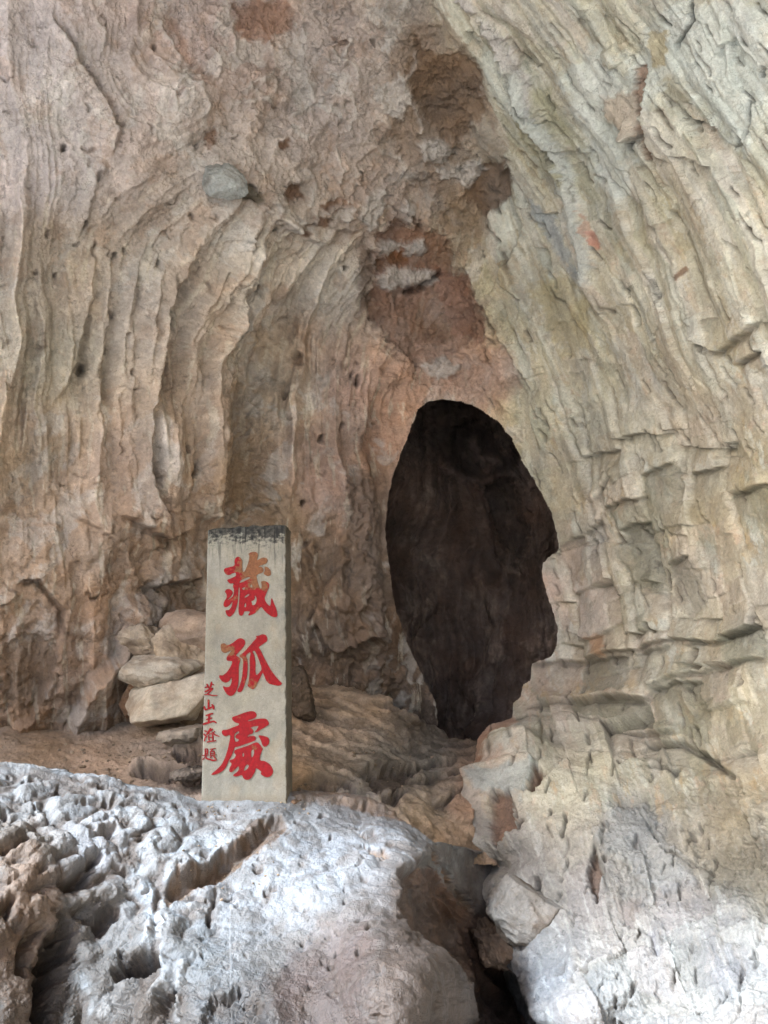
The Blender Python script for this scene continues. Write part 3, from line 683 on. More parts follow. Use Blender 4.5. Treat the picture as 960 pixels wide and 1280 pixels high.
flt = ridged((PX+8*pn(PX/40, PY/60, 2.))/17, PY/200, 6., 3); g.C = g.C*(.75+.6*flt)[..., None]; dd = dd+.05*(flt-.4)*ss(540, 620, PY)
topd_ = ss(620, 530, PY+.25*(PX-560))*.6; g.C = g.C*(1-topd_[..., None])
g.D = dd
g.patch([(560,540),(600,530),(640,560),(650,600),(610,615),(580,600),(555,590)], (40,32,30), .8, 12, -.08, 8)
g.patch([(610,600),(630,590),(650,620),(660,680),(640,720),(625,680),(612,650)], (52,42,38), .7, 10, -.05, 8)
for l in ([(540,580),(570,590),(600,600),(640,590),(660,610)], [(600,600),(598,650),(606,700),(620,740),(618,800)], [(592,545),(600,570),(620,575),(600,590)], [(655,640),(670,630),(685,640)], [(540,640),(536,700),(548,760)]):
    g.groove(l, 5, -.07, (126,106,98), .6)
rad = np.clip(np.hypot(PX-cen[0], (PY-cen[1])*.6)/20, 0, 1)
Q2 = Q+nn*(g.D*depthmask*rad)[..., None]; Q2, _d = second(Q2, .02*depthmask*rad, 1., 2.); Q2[:, -1] = Q2[:, 0]; kq = ss(0, 14, np.minimum(np.arange(Q2.shape[1]), Q2.shape[1]-1-np.arange(Q2.shape[1])))[None, :, None]; mid = (Q2[:, 1:2]+Q2[:, -2:-1])/2; Q2 = Q2*kq+(1-kq)*mid
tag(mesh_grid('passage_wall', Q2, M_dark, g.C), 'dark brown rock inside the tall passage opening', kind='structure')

#=====FLOOR=====
# ------------------------------------------------------------------ back floor: trodden earth at left, grey slabs at right
ax2 = axis(-60, 680, 1.5, -900, 900); ay2 = axis(835, 1110, 1.0, 700, 1300)
X, Y = np.meshgrid(ax2, ay2)
cp = [(-300,1000,3.9),(-300,880,5.0),(0,1000,3.95),(0,930,4.45),(0,890,5.0),(0,840,6.2),(150,905,5.0),(150,960,4.2),(150,840,6.3),(300,1000,3.65),(300,930,4.35),(250,870,5.2),(250,830,6.0),(330,880,4.9),
      (370,850,5.8),(430,868,5.55),(500,885,5.35),(520,912,5.5),(450,910,4.9),(400,940,4.35),(400,1000,3.75),(500,960,4.55),(560,930,5.6),(545,915,6.0),(600,940,5.2),(520,990,4.2),(500,1030,3.75),
      (590,970,4.7),(600,1010,4.3),(560,1050,3.95),(620,1090,4.0),(680,1090,4.1),(700,900,5.8),(700,1000,4.6),(300,1100,3.2),(600,860,6.6),(480,840,6.6)]
T = np.clip(tps([c[:2] for c in cp], [c[2] for c in cp], X, Y, 1e-3), 2.5, 8)
YC = np.interp(X, [-900,380,420,440,480,520,560,700], [700,700,858,862,872,900,922,925]); r_c = YC-Y; T = np.where(r_c > 0, np.clip(tps([c[:2] for c in cp], [c[2] for c in cp], X, YC, 1e-3), 2.5, 8), T)
G0 = world(X, np.maximum(Y, YC), T)+np.clip(r_c, 0, None)[..., None]*np.array([0, .022, -.016]); gn = normals(G0)
gx_, gy_, gz_ = [G0[..., i].astype(F32) for i in range(3)]
fl = Face(X, Y, 5.0, 4.0)
mk = ss(330, 400, X)
lum = fbm(gx_*2.2, gy_*2.2, gz_*2.2, 5)
rg2 = ridged(gx_*4+.6*lum, gy_*5.5, gz_*5, 4, .55)
rg3 = ridged(gx_*12, gy_*14, gz_*12, 3, .55)
fl.D = .04*lum+mk*(.034*(rg2-.35)+.012*(rg3-.4))+(1-mk)*(.006*(rg3-.4)+.014*fbm(gx_*8, gy_*8, gz_*8, 4))
CA = [((50,920),(140,120,102)),((160,920),(148,128,110)),((200,950),(134,120,108)),((240,975),(120,106,96)),((120,955),(150,130,114)),((400,900),(150,126,104)),((440,885),(160,138,116)),((420,950),(136,120,104)),
      ((470,960),(112,104,94)),((540,960),(116,110,102)),((450,1000),(150,140,130)),((540,1010),(140,124,106)),((590,990),(152,120,96)),((560,1040),(140,118,98)),((600,930),(110,92,78)),((380,1005),(130,108,86)),((330,900),(140,116,94))]
fl.C = idw([a for a, _ in CA], [lin(c)*K for _, c in CA], X+10*pn(X/20, Y/20, 1), Y+6*pn(X/20, Y/20, 2), 3.2, 16)
fl.C = fl.C*(1+.34*fbm(X/14, Y/4.5, 9, 5, .65)[..., None])*(1-.35*(ss(.45, .2, rg2)*mk)[..., None])
for poly in ([(165,968),(190,962),(218,966),(216,975),(185,976)], [(215,940),(250,934),(252,950),(222,956)], [(225,968),(252,960),(252,978),(236,980)], [(455,965),(480,958),(520,965),(510,980),(470,985)], [(380,985),(405,978),(425,984),(410,992),(390,992)], [(470,985),(505,990),(495,1010),(475,1003)]):
    fl.patch(poly, (84,72,64), .8, 5, -.07, 3)
for l, H in (([(160,962),(190,960),(220,962),(250,958)], .05), ([(215,938),(235,932),(254,930)], .05), ([(440,962),(470,955),(500,960),(540,958),(580,950)], .035), ([(470,985),(500,978),(540,975),(590,968)], .03), ([(372,978),(400,972),(430,980),(450,998),(480,1012)], .03),
             ([(480,875),(500,885),(512,900),(524,914)], .03), ([(540,1005),(570,995),(600,985)], .04)):
    fl.scarp(l, H, 16, 1.6, -1, (72,60,52), .7, .1, und=.02)
fl.patch([(560,1005),(585,990),(606,985),(604,1010),(590,1030),(568,1025)], (164,128,102), .7, 5, .05, 4)
GP = G0+gn*fl.D[..., None]; GP, d2 = second(GP, .012, 1., 3.)
keepf = ((Y[1:,1:] < np.interp(X[1:,1:], [-900,300,500,620,900],[1010,1030,1062,1085,1120]))) & (X[1:,1:] < 690)
tag(mesh_grid('cave_floor', GP, M_floor, fl.C, keepf), 'earthy brown floor with grey rock slabs behind the inscribed stele', kind='structure')

#=====MOUND=====
def crest_y(x):
    return np.interp(x, [-900,-200,0,40,80,130,180,215,250,300,365,400,430,470,500,545,600,700,900], [900,925,948,950,955,964,975,986,998,999,994,993,999,1012,1024,1050,1062,1080,1100])
ax3 = axis(-40, 720, 1.2, -900, 900)
nv = 430; vv = np.linspace(0, 1, nv)
X = np.repeat(ax3[None], nv, 0); CY = crest_y(ax3)
Y = CY[None]+(1330-CY[None])*vv[:, None]
Y = Y+0.0
cp = [(-300,925,3.3),(0,948,3.5),(100,958,3.5),(250,998,3.5),(300,1000,3.47),(400,995,3.6),(470,1012,3.6),(500,1025,3.55),(545,1050,3.5),(600,1062,4.0),(700,1080,4.6),(640,1110,4.2),
      (0,1000,3.0),(150,1010,3.15),(250,1040,3.2),(350,1040,3.25),(450,1060,3.25),(500,1090,3.1),(0,1060,2.68),(60,1090,2.66),(40,1150,2.48),(100,1100,2.72),(130,1140,2.70),(75,1180,2.52),(90,1240,2.42),
      (200,1100,2.85),(300,1110,2.9),(400,1120,2.85),(470,1120,2.9),(200,1180,2.55),(300,1200,2.5),(420,1200,2.5),(490,1180,2.62),(530,1220,2.55),(540,1270,2.45),
      (0,1250,2.25),(150,1280,2.35),(300,1290,2.2),(450,1290,2.2),(552,1310,2.4),
      (560,1120,3.5),(600,1150,3.75),(550,1180,3.35),(620,1200,3.9),(640,1260,3.9),(600,1240,3.5),(592,1290,3.3),(700,1250,4.2),(700,1150,4.5),(720,1320,3.6),(620,1310,2.9),
      (-300,1300,2.0),(300,1500,1.9)]
T = np.clip(tps([c[:2] for c in cp], [c[2] for c in cp], X, Y, 1e-3), 1.2, 5)
# rows past the crest: the back of the mound goes down and away
ns = 26; us = np.linspace(1, 0, ns, endpoint=False)[:, None]
M0 = world(X, Y, T)
back = M0[:1]+np.stack([0*us, .5*us, -.55*us**1.5], -1)
M0 = np.concatenate([back, M0], 0)
X = np.concatenate([np.repeat(X[:1], ns, 0), X]); Y = np.concatenate([Y[:1]-us*30, Y])
mn = normals(M0); mn[:ns] = mn[ns]*(1-us[..., None])+mn[:ns]*us[..., None]
mx_, my_, mz_ = [M0[..., i].astype(F32) for i in range(3)]
md = Face(X, Y, 7.0, 4.5)
lum = fbm(mx_*1.8, my_*1.8, mz_*1.8, 5)
knob = np.abs(pn(mx_*4.6, my_*4.6, mz_*5+lum))+.6*np.abs(pn(mx_*10, my_*10, mz_*10+lum))
scal = ridged(mx_*9+.8*lum, my_*9, mz_*9, 4, .6)
sc2 = ridged(mx_*24, my_*20, mz_*24, 3, .6)
fin = fbm(mx_*30, my_*30, mz_*30, 3, .6)
lefty = ss(330, 180, X)
nearc = ss(0, 70, Y-crest_y(X)); nst = 1-np.exp(-((X-310)/85)**2-((Y-1005)/30)**2); knob = knob*(.3+.7*nearc)
md.D = .06*lum*nst+lefty*(.080*(np.clip(knob, 0, .62)-.4))+(1-lefty)*.02*(knob-.4)+(.008+.006*lefty)*(.5-scal)+.002*(.5-sc2)+.003*fin
CA = [((60,980),(196,196,196)),((180,1000),(200,200,200)),((300,1030),(198,198,198)),((450,1050),(190,190,192)),((560,1080),(176,172,168)),((120,1060),(176,172,172)),((40,1060),(150,136,124)),((30,1150),(112,92,76)),((60,1240),(96,84,74)),
      ((110,1130),(132,120,110)),((200,1110),(186,188,190)),((300,1120),(186,186,188)),((400,1110),(182,182,184)),((160,1200),(150,146,144)),((250,1190),(156,160,164)),((330,1180),(166,164,164)),((430,1170),(150,138,132)),
      ((440,1230),(112,98,92)),((360,1240),(108,94,88)),((500,1240),(150,138,132)),((280,1250),(156,160,166)),((200,1260),(130,118,110)),((540,1160),(124,94,72)),((600,1200),(116,84,64)),((640,1260),(90,68,54)),((570,1130),(126,100,80)),((560,1270),(140,126,120)),((600,1100),(160,148,140)),((680,1200),(110,84,66))]
md.C = idw([a for a, _ in CA], [lin(c)*.375 for _, c in CA], X+12*pn(X/22, Y/22, 1), Y+12*pn(X/22, Y/22, 2), 3.4, 18)
# the undercut hollow in front of the stele, its shade painted brown
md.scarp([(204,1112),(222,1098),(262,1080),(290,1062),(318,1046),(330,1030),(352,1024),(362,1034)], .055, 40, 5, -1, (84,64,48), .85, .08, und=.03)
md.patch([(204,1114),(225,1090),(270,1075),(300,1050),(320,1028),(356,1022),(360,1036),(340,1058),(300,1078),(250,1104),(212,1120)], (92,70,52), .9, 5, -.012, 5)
md.scarp([(330,1000),(370,1004),(430,1010),(480,1018),(530,1022)], .03, 20, 3, -1)
md.patch([(366,992),(420,994),(470,1006),(520,1018),(540,1030),(500,1030),(440,1016),(372,1006)], (104,78,56), .85, 7, 0)  # brown dirt strip, darkened to paint the stele's cast shadow
# crevices of the left knobs, their shade painted dark brown
for l, w, dp in (([(58,1000),(64,1016),(70,1022)], 6, .07), ([(70,982),(82,990)], 4, .04), ([(0,1015),(10,1012)], 4, .04), ([(0,1070),(24,1056),(40,1046)], 6, .06), ([(104,1100),(120,1072),(118,1060)], 8, .12), ([(78,1106),(100,1098),(120,1100)], 9, .14),
                 ([(52,1280),(60,1230),(75,1190),(84,1160),(90,1130)], 10, .16), ([(20,1110),(10,1130),(0,1150)], 7, .08), ([(140,1046),(128,1036),(150,1030)], 5, .05), ([(190,965),(205,975),(230,980)], 5, .04),
                 ([(150,1210),(170,1195),(196,1188)], 8, .11), ([(140,1222),(160,1216)], 5, .06), ([(118,1150),(135,1138),(150,1136)], 4, .04), ([(268,1100),(272,1120),(262,1150)], 4, .04), ([(60,1150),(40,1180),(30,1220)], 6, .06),
                 ([(130,990),(150,1000)], 4, .04), ([(95,1020),(110,1030)], 4, .05), ([(176,1010),(200,1016),(215,1024)], 3.4, .04), ([(250,1010),(262,1018)], 3, .03), ([(120,975),(140,978)], 3, .03), ([(30,975),(60,968)], 3.4, .03)):
    md.groove(l, w, dp, (92,70,54), .75, .12)
for q in ([(452,1072),(478,1078),(484,1090),(462,1086)], [(540,1060),(552,1068),(556,1085),(548,1080)], [(512,1020),(535,1024),(530,1030),(512,1028)], [(556,1078),(575,1100),(566,1105)], [(580,1110),(600,1130),(590,1140)],[(440,1052),(462,1058),(456,1064)]):
    md.patch(q, (120,92,68), .9, 4, -.035, 3)
for q_, w_ in (([(100,1135),(130,1128),(150,1140),(130,1158),(104,1152)], .8), ([(150,1190),(196,1184),(200,1200),(160,1222),(140,1214)], .85), ([(258,1245),(300,1232),(330,1254),(300,1295),(255,1295)], .6), ([(60,1180),(90,1150),(96,1200),(86,1295),(46,1295)], .75), ([(196,1240),(216,1232),(222,1270),(200,1280)], .6)):
    md.patch(q_, (60,52,48), w_, 7, -.035, 5)
# edge of the right flank above the gully
md.scarp([(545,1062),(510,1085),(486,1110),(482,1150),(500,1180),(530,1205),(556,1240),(575,1275),(590,1320)], .10, 60, 5, 1)
md.patch([(500,1090),(540,1085),(580,1130),(610,1160),(650,1190),(690,1290),(640,1330),(590,1320),(560,1250),(525,1200),(490,1160),(486,1120)], (92,66,50), .9, 8, 0)  # brown paints the shaded face of the flank
b, m, _ = md.patch([(500,1090),(540,1085),(580,1130),(610,1160),(650,1190),(690,1290),(640,1330),(590,1320),(560,1250),(525,1200),(490,1160),(486,1120)], None)
strx = ridged((X[b]-.55*Y[b])/16, (X[b]+Y[b])/90, 3, 3)
md.D[b] += m*.045*(strx-.4)
md.C[b] *= (1-.3*m*ss(.4, .2, strx))[..., None]
# reddish stain and pale streaks painted as a wet sheen
md.patch([(360,1190),(410,1165),(450,1170),(470,1200),(460,1240),(480,1290),(360,1290),(340,1240)], (86,70,66), .5, 22, 0)
md.patch([(0,1060),(40,1060),(80,1100),(70,1180),(50,1290),(0,1290)], (104,82,66), .55, 16, 0)
for l in ([(196,1100),(188,1150),(180,1200),(176,1230)], [(208,1120),(196,1170),(204,1210),(190,1260)], [(100,1210),(110,1240),(120,1270)], [(140,1240),(130,1280)], [(230,1190),(220,1240),(214,1280)]):
    md.groove(l, 7, -.012, (176,182,188), .5, .2)
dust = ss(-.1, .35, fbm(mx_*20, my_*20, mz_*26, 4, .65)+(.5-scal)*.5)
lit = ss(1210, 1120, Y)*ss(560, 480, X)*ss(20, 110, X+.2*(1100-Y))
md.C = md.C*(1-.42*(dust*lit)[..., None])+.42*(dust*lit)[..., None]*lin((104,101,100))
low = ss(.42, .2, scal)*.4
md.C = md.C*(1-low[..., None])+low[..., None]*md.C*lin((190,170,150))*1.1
vl = ss(.26, .10, knob+.10*fbm(mx_*12, my_*12, mz_*12, 3))*(.35+.5*lefty)*ss(0, 14, Y-crest_y(X)); md.C = md.C*(1-vl[..., None])+vl[..., None]*lin((74,62,54))  # valleys between knobs painted brown for the shade in them
md.C = md.C*(1+.12*fbm(X/16, Y/12, 77, 4, .6)[..., None])
md.D = np.where(Y < crest_y(X)+60, md.D*(.35+.65*nst)-.014*(1-nst), md.D)
md.patch([(470,1130),(500,1095),(560,1150),(620,1290),(540,1330),(470,1330),(480,1200)], (80,64,54), .6, 16, 0)  # darker second layer of the flank's painted shade
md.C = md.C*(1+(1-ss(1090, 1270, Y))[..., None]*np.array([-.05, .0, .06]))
rs = random.Random(23)
for i in range(150):
    x = rs.uniform(0, 520); y = crest_y(x)+8+rs.random()**1.3*260; a = rs.uniform(-.5, .5); l = rs.uniform(2, 8)
    if abs(x-310) < 70 and y < 1012: continue
    md.groove([(x-l, y-a*l), (x, y), (x+l, y+a*l*.4)], rs.uniform(1.5, 3.4), rs.uniform(.008, .025), (78,64,54), .7, .3)
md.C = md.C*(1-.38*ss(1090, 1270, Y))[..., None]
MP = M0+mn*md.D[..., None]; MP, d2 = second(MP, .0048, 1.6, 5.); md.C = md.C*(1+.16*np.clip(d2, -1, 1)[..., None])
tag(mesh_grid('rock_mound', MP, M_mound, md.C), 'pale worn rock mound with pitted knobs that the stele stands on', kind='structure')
def at_mound(px, py):
    j = np.argmin(abs(ax3-px)); i = np.argmin(abs(Y[ns:, j]-py))+ns; return MP[i, j]
def at_floor(px, py):
    j = np.argmin(abs(ax2-px)); i = np.argmin(abs(ay2-py)); return GP[i, j]

#=====STELE=====
def simple_mat(name):
    m = bpy.data.materials.new(name); m.use_nodes = True; return m, m.node_tree.nodes, m.node_tree.links, m.node_tree.nodes['Principled BSDF']
M_stele = rock_mat('weathered_stele_stone', rough=.85, bump=.22, scale=2.2, vary=.12, speck=.8)
base = world(np.array(251.), np.array(1001.), np.array(3.5))
YAW = math.radians(-5); LEAN = math.radians(2.25)
ex_ = np.array([math.cos(YAW), math.sin(YAW), 0.]); ey_ = np.array([-math.sin(YAW), math.cos(YAW), 0.])   # along the face, into the depth
ez_ = np.array([0, 0, 1.]); ex2 = ex_*math.cos(LEAN)+ez_*math.sin(LEAN); ez2 = ez_*math.cos(LEAN)-ex_*math.sin(LEAN)
SW, SH, SD = .414, 1.325, .135; BUR = .12
def stele_pt(u, w, d=0.0):   # u across 0..1, w up in metres, d depth
    u = np.asarray(u, float); w = np.asarray(w, float)
    return base+ex2*(u*SW)[..., None]+ez2*w[..., None]+ey_*np.asarray(d, float)[..., None]
def face_uw(px, py):
    a = (px-480)/FOC; b = (640-py)/FOC; r = np.array([a, CP-b*SP, SP+b*CP])
    t = np.dot(base-CAM, ey_)/np.dot(r, ey_); p = CAM+t*r-base
    return np.dot(p, ex2)/SW, np.dot(p, ez2)
# body: closed loop (front, right side, back, left side) swept from below ground to the top
def loop_pts(n1, n2):
    l = [(i/n1, 0.) for i in range(n1)]+[(1., i/n2) for i in range(n2)]+[(1-i/n1, 1.) for i in range(n1)]+[(0., 1-i/n2) for i in range(n2)]
    return np.array(l)
lp = loop_pts(150, 46); lp = np.concatenate([lp, lp[:1]])
ws = np.concatenate([np.linspace(-BUR, SH, 470)])
U = np.repeat(lp[None, :, 0], len(ws), 0); DD = np.repeat(lp[None, :, 1], len(ws), 0); Wv = np.repeat(ws[:, None], len(lp), 1)
# round top corners, chipped arrises
inx = np.minimum(U, 1-U)*SW; iny = np.minimum(DD, 1-DD)*SD
Pst = stele_pt(U, Wv, DD*SD)
cxy = stele_pt(np.full(U.shape, .5), Wv, np.full(U.shape, SD/2))
edge = np.exp(-(inx+iny)/.006)
topd = SH-Wv
chipn = np.clip(fbm(U*0+Wv*22+U*3, DD*4, 2.0+U*9, 4, .6), -1, 1)
chip = .6*np.exp(-(inx+iny)/.010)*np.clip(chipn-.2+.3*(U > .5)*(DD < .5), 0, 1)
dirv = (cxy-Pst); dirv /= np.linalg.norm(dirv, axis=-1, keepdims=True)
Pst = Pst+dirv*(.004*edge+.022*chip)[..., None]
Pst += ey_*(.0022*fbm(U*9, Wv*18, 3.0+DD*4, 4, .6)*(DD < .5))[..., None]
Pst -= ex2*(.004*np.clip(fbm(Wv*14, DD*3, 9.+U*0, 3), -1, 1)*np.where(DD > 0, 1, 0)*(U > .9))[..., None]
Pst += ez2*(np.where(Wv > SH-.03, .010*fbm(U*6, DD*3, 4.+0*U, 3)*(Wv-(SH-.03))/.03, 0))[..., None]
cornr = np.exp(-inx/.02)*np.exp(-topd/.012)
Pst -= ez2*(.006*cornr)[..., None]
# top cap rows
caps = [Pst]
topc = Pst[-1].mean(0)
for k in range(1, 24):
    q = k/24; r_ = Pst[-1]*(1-q)+topc*q; r_ = r_+ez2*(.006*math.sin(min(q*3, 1)*1.57)+.006*fbm((r_[:, 0]*20), r_[:, 1]*20, 3.+0*r_[:, 0], 3))[:, None]
    caps.append(r_[None])
Pst = np.concatenate(caps)
nw = Pst.shape[0]-U.shape[0]
U2 = np.concatenate([U, np.repeat(U[-1:], nw, 0)]); W2 = np.concatenate([Wv, np.full((nw, U.shape[1]), SH+.01)]); D2 = np.concatenate([DD, np.repeat(DD[-1:], nw, 0)])
sx, sy = U2*SW*100, W2*100
blot = fbm(sx/9, sy/14, D2*3+2., 5, .6)
Cs = lin((158,150,134))[None, None]*(1+.26*blot[..., None])
ln = fbm(sx/1.2, sy/14, D2+7., 3, .6)
Cs = Cs*(1+.06*ln[..., None])
gz = ss(.0, .5, fbm(sx/14+5, sy/20, 3.+D2, 4)); Cs = Cs*(1-.35*gz[..., None])+.35*gz[..., None]*lin((140,142,132))
wm = ss(.1, .5, fbm(sx/10+15, sy/16, 13.+D2, 4)); Cs = Cs*(1-.3*wm[..., None])+.3*wm[..., None]*lin((172,148,118))
# black lichen cap with drips
nz = fbm(sx/3.4, sy/2.2, 5.+D2*4, 5, .7); dr = fbm(sx/1.3, sy/16, 8.+D2*4, 3, .6)
cap = ss(-.6, .8, (sy-(SH*100-7.2))/4.2+nz*2.4+.5*np.where(U2 < .45, -.6, .4))
drip = ss(.15, .45, dr)*ss(SH*100-34, SH*100-9, sy)*.5
k_ = np.clip(cap*(.86+.35*fbm(sx/2.6, sy/1.8, 9.+D2, 4, .6))+drip, 0, .96)
Cs = Cs*(1-k_[..., None])+k_[..., None]*lin((24,24,26))
# right side darkened in the colour as its shade, stained arris
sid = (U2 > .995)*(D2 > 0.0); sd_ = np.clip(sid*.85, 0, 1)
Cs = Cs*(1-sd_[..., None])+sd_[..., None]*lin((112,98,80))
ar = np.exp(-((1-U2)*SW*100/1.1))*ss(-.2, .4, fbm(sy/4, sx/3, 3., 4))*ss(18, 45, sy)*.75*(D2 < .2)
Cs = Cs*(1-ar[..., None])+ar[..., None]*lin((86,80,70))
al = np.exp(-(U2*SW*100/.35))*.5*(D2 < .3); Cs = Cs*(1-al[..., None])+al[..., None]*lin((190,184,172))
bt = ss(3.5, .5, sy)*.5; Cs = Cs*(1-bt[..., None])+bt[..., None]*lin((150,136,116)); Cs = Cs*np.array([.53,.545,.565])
stele = bpy.data.objects.new('stone_stele', None); col.objects.link(stele); stele.location = stele_pt(.5, 0, SD/2)
tag(stele, 'upright grey stone stele with blackened top and red carved characters', 'stele')
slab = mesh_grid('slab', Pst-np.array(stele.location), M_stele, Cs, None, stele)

# red paint
def red_mat():
    m, N, L, B = simple_mat('worn_red_paint')
    at = N.new('ShaderNodeAttribute'); at.attribute_name = 'Col'
    tc = N.new('ShaderNodeTexCoord')
    n = N.new('ShaderNodeTexNoise'); n.inputs['Scale'].default_value = 90; n.inputs['Detail'].default_value = 6; L.new(tc.outputs['Object'], n.inputs['Vector'])
    n2 = N.new('ShaderNodeTexNoise'); n2.inputs['Scale'].default_value = 14; n2.inputs['Detail'].default_value = 5; L.new(tc.outputs['Object'], n2.inputs['Vector'])
    r = N.new('ShaderNodeMapRange'); L.new(n.outputs['Fac'], r.inputs[0]); r.inputs[1].default_value = .3; r.inputs[2].default_value = .7; r.inputs[3].default_value = .72; r.inputs[4].default_value = 1.2
    ad = N.new('ShaderNodeMath'); ad.operation = 'ADD'; L.new(n2.outputs['Fac'], ad.inputs[0]); L.new(at.outputs['Color'], ad.inputs[1])
    ad2 = N.new('ShaderNodeMath'); ad2.operation = 'MULTIPLY_ADD'; L.new(n.outputs['Fac'], ad2.inputs[0]); ad2.inputs[1].default_value = .35; L.new(ad.outputs[0], ad2.inputs[2])
    r2 = N.new('ShaderNodeMapRange'); L.new(ad2.outputs[0], r2.inputs[0]); r2.inputs[1].default_value = .80; r2.inputs[2].default_value = .88
    mx = N.new('ShaderNodeMix'); mx.data_type = 'RGBA'; L.new(r2.outputs[0], mx.inputs[0])
    mx.inputs[6].default_value = (*lin((122,0,10)), 1); mx.inputs[7].default_value = (*lin((104,64,38)), 1)
    mu = N.new('ShaderNodeMix'); mu.data_type = 'RGBA'; mu.blend_type = 'MULTIPLY'; mu.inputs[0].default_value = 1; L.new(mx.outputs[2], mu.inputs[6]); L.new(r.outputs[0], mu.inputs[7])
    L.new(mu.outputs[2], B.inputs['Base Color']); B.inputs['Roughness'].default_value = .7; B.inputs['Specular IOR Level'].default_value = .2
    bp = N.new('ShaderNodeBump'); bp.inputs['Strength'].default_value = .4; bp.inputs['Distance'].default_value = .004; L.new(n.outputs['Fac'], bp.inputs['Height']); L.new(bp.outputs[0], B.inputs['Normal'])
    return m
M_red = red_mat()
def smooth_loop(p, n=2):
    for _ in range(n):
        q = []
        for i in range(len(p)):
            a = p[i]; b = p[(i+1) % len(p)]
            q += [(a[0]*.78+b[0]*.22, a[1]*.78+b[1]*.22), (a[0]*.22+b[0]*.78, a[1]*.22+b[1]*.78)]
        p = q
    return p
def ribbon(pts):   # pts (x,y,w) -> closed outline
    p = np.array([q[:2] for q in pts], float); w = [q[2] for q in pts]
    L_, R_ = [], []
    for i in range(len(p)):
        d = p[min(i+1, len(p)-1)]-p[max(i-1, 0)]; d /= np.hypot(*d)+1e-9; n = np.array([-d[1], d[0]])
        L_.append(tuple(p[i]+n*w[i]/2)); R_.append(tuple(p[i]-n*w[i]/2))
    d = p[-1]-p[-2]; d /= np.hypot(*d); e = [tuple(p[-1]+d*w[-1]*.35)]
    d = p[0]-p[1]; d /= np.hypot(*d); s_ = [tuple(p[0]+d*w[0]*.35)]
    return L_+e+R_[::-1]+s_
def char(nm, groups, ox, oy, sc, lift=.0035, brown=0.0, label=None):
    """groups: list of [outer, hole, hole..] in traced units"""
    V = []; Fc = []; att = []
    for gi, loops in enumerate(groups):
        L3 = []
        for lp_ in loops:
            lp_ = smooth_loop(lp_, 2)
            L3.append([Vector((x, y, 0)) for x, y in lp_])
        tri = tessellate_polygon(L3); flat = [v for l in L3 for v in l]; b0 = len(V)
        for v in flat:
            u, w = face_uw(ox+v.x/sc, oy+v.y/sc)
            V.append(stele_pt(u, w, -lift-.00012*gi)); att.append(brown(v.x, v.y) if callable(brown) else brown)
        for t3 in tri: Fc.append([b0+i for i in t3])
    V = np.array(V)-np.array(stele.location)
    # orient all faces outwards
    Fc = np.array(Fc); nrm = np.cross(V[Fc[:, 1]]-V[Fc[:, 0]], V[Fc[:, 2]]-V[Fc[:, 0]]); bad = (nrm@ey_) > 0; Fc[bad] = Fc[bad][:, ::-1]
    # rim down to the stone
    nV = len(V); edges = {}
    for t3 in Fc:
        for a, b in ((t3[0], t3[1]), (t3[1], t3[2]), (t3[2], t3[0])):
            if (b, a) in edges: edges.pop((b, a))
            else: edges[(a, b)] = 1
    V = np.concatenate([V, V+ey_*(lift+.004)])
    rim = []
    for a, b in edges: rim += [[a, a+nV, b], [b, a+nV, b+nV]]
    Fc = np.concatenate([Fc, np.array(rim)])
    at = np.array(att+att)[:, None]*np.ones((1, 3))
    o = mesh_raw(nm, V, Fc, M_red, np.clip(at, 0, 1), stele, smooth=False)
    if label: o['label'] = label
    return o
c1 = [(265,240),(285,195),(320,180),(360,200),(380,250),(375,300),(380,400),(410,400),(450,310),(475,220),(480,165),(460,145),(500,120),(545,110),(590,125),(605,160),(580,245),(640,205),(690,192),(730,205),(742,240),(715,285),(640,305),(600,330),(650,325),(680,350),(682,390),(655,415),(575,440),(590,520),(625,630),(655,640),(650,560),(640,540),(690,525),(740,545),(765,590),(745,650),(715,720),(690,775),(715,835),(770,895),(785,860),(793,755),(830,850),(865,930),(882,1030),(850,1048),(800,1040),(740,1000),(690,950),(645,890),(600,950),(540,1005),(450,1028),(495,965),(440,960),(400,965),(400,990),(370,1030),(335,1020),(320,960),(336,780),(342,640),(330,610),(322,660),(318,800),(296,900),(260,990),(200,1048),(155,1020),(130,945),(190,945),(230,890),(240,810),(205,870),(140,912),(105,880),(115,830),(160,760),(150,710),(125,680),(155,645),(205,645),(240,680),(235,720),(195,765),(155,812),(215,775),(250,740),(262,650),(240,610),(255,560),(200,570),(165,530),(160,515),(220,490),(290,460),(285,405),(235,420),(190,448),(140,435),(110,385),(125,350),(200,330),(270,315)]
h1 = [[(335,550),(350,520),(440,480),(490,470),(490,492),(440,515),(345,560)], [(485,610),(505,572),(525,600),(515,625)], [(365,635),(420,612),(412,640),(400,660)], [(405,770),(420,740),(475,708),(480,730),(440,760)], [(400,890),(425,835),(437,880),(420,910)], [(500,815),(545,805),(560,770),(550,745),(560,735),(585,775),(580,830),(555,875),(515,875),(515,840)]]
b1 = [(700,325),(740,330),(785,380),(788,440),(750,465),(705,445),(676,422),(697,395),(696,350)]
br1 = lambda x, y: .42*np.exp(-((x-560)**2+(y-350)**2)/260**2)+.14*(x > 360)*(y < 700)+.2*np.exp(-((x-760)**2+(y-950)**2)/60**2)+.15*np.exp(-((x-540)**2+(y-960)**2)/60**2)-.06
char('inscription_character', [[c1]+h1, [b1]], 270, 680, 960/84, brown=br1, label='uppermost large red character, its strokes partly worn to brown')
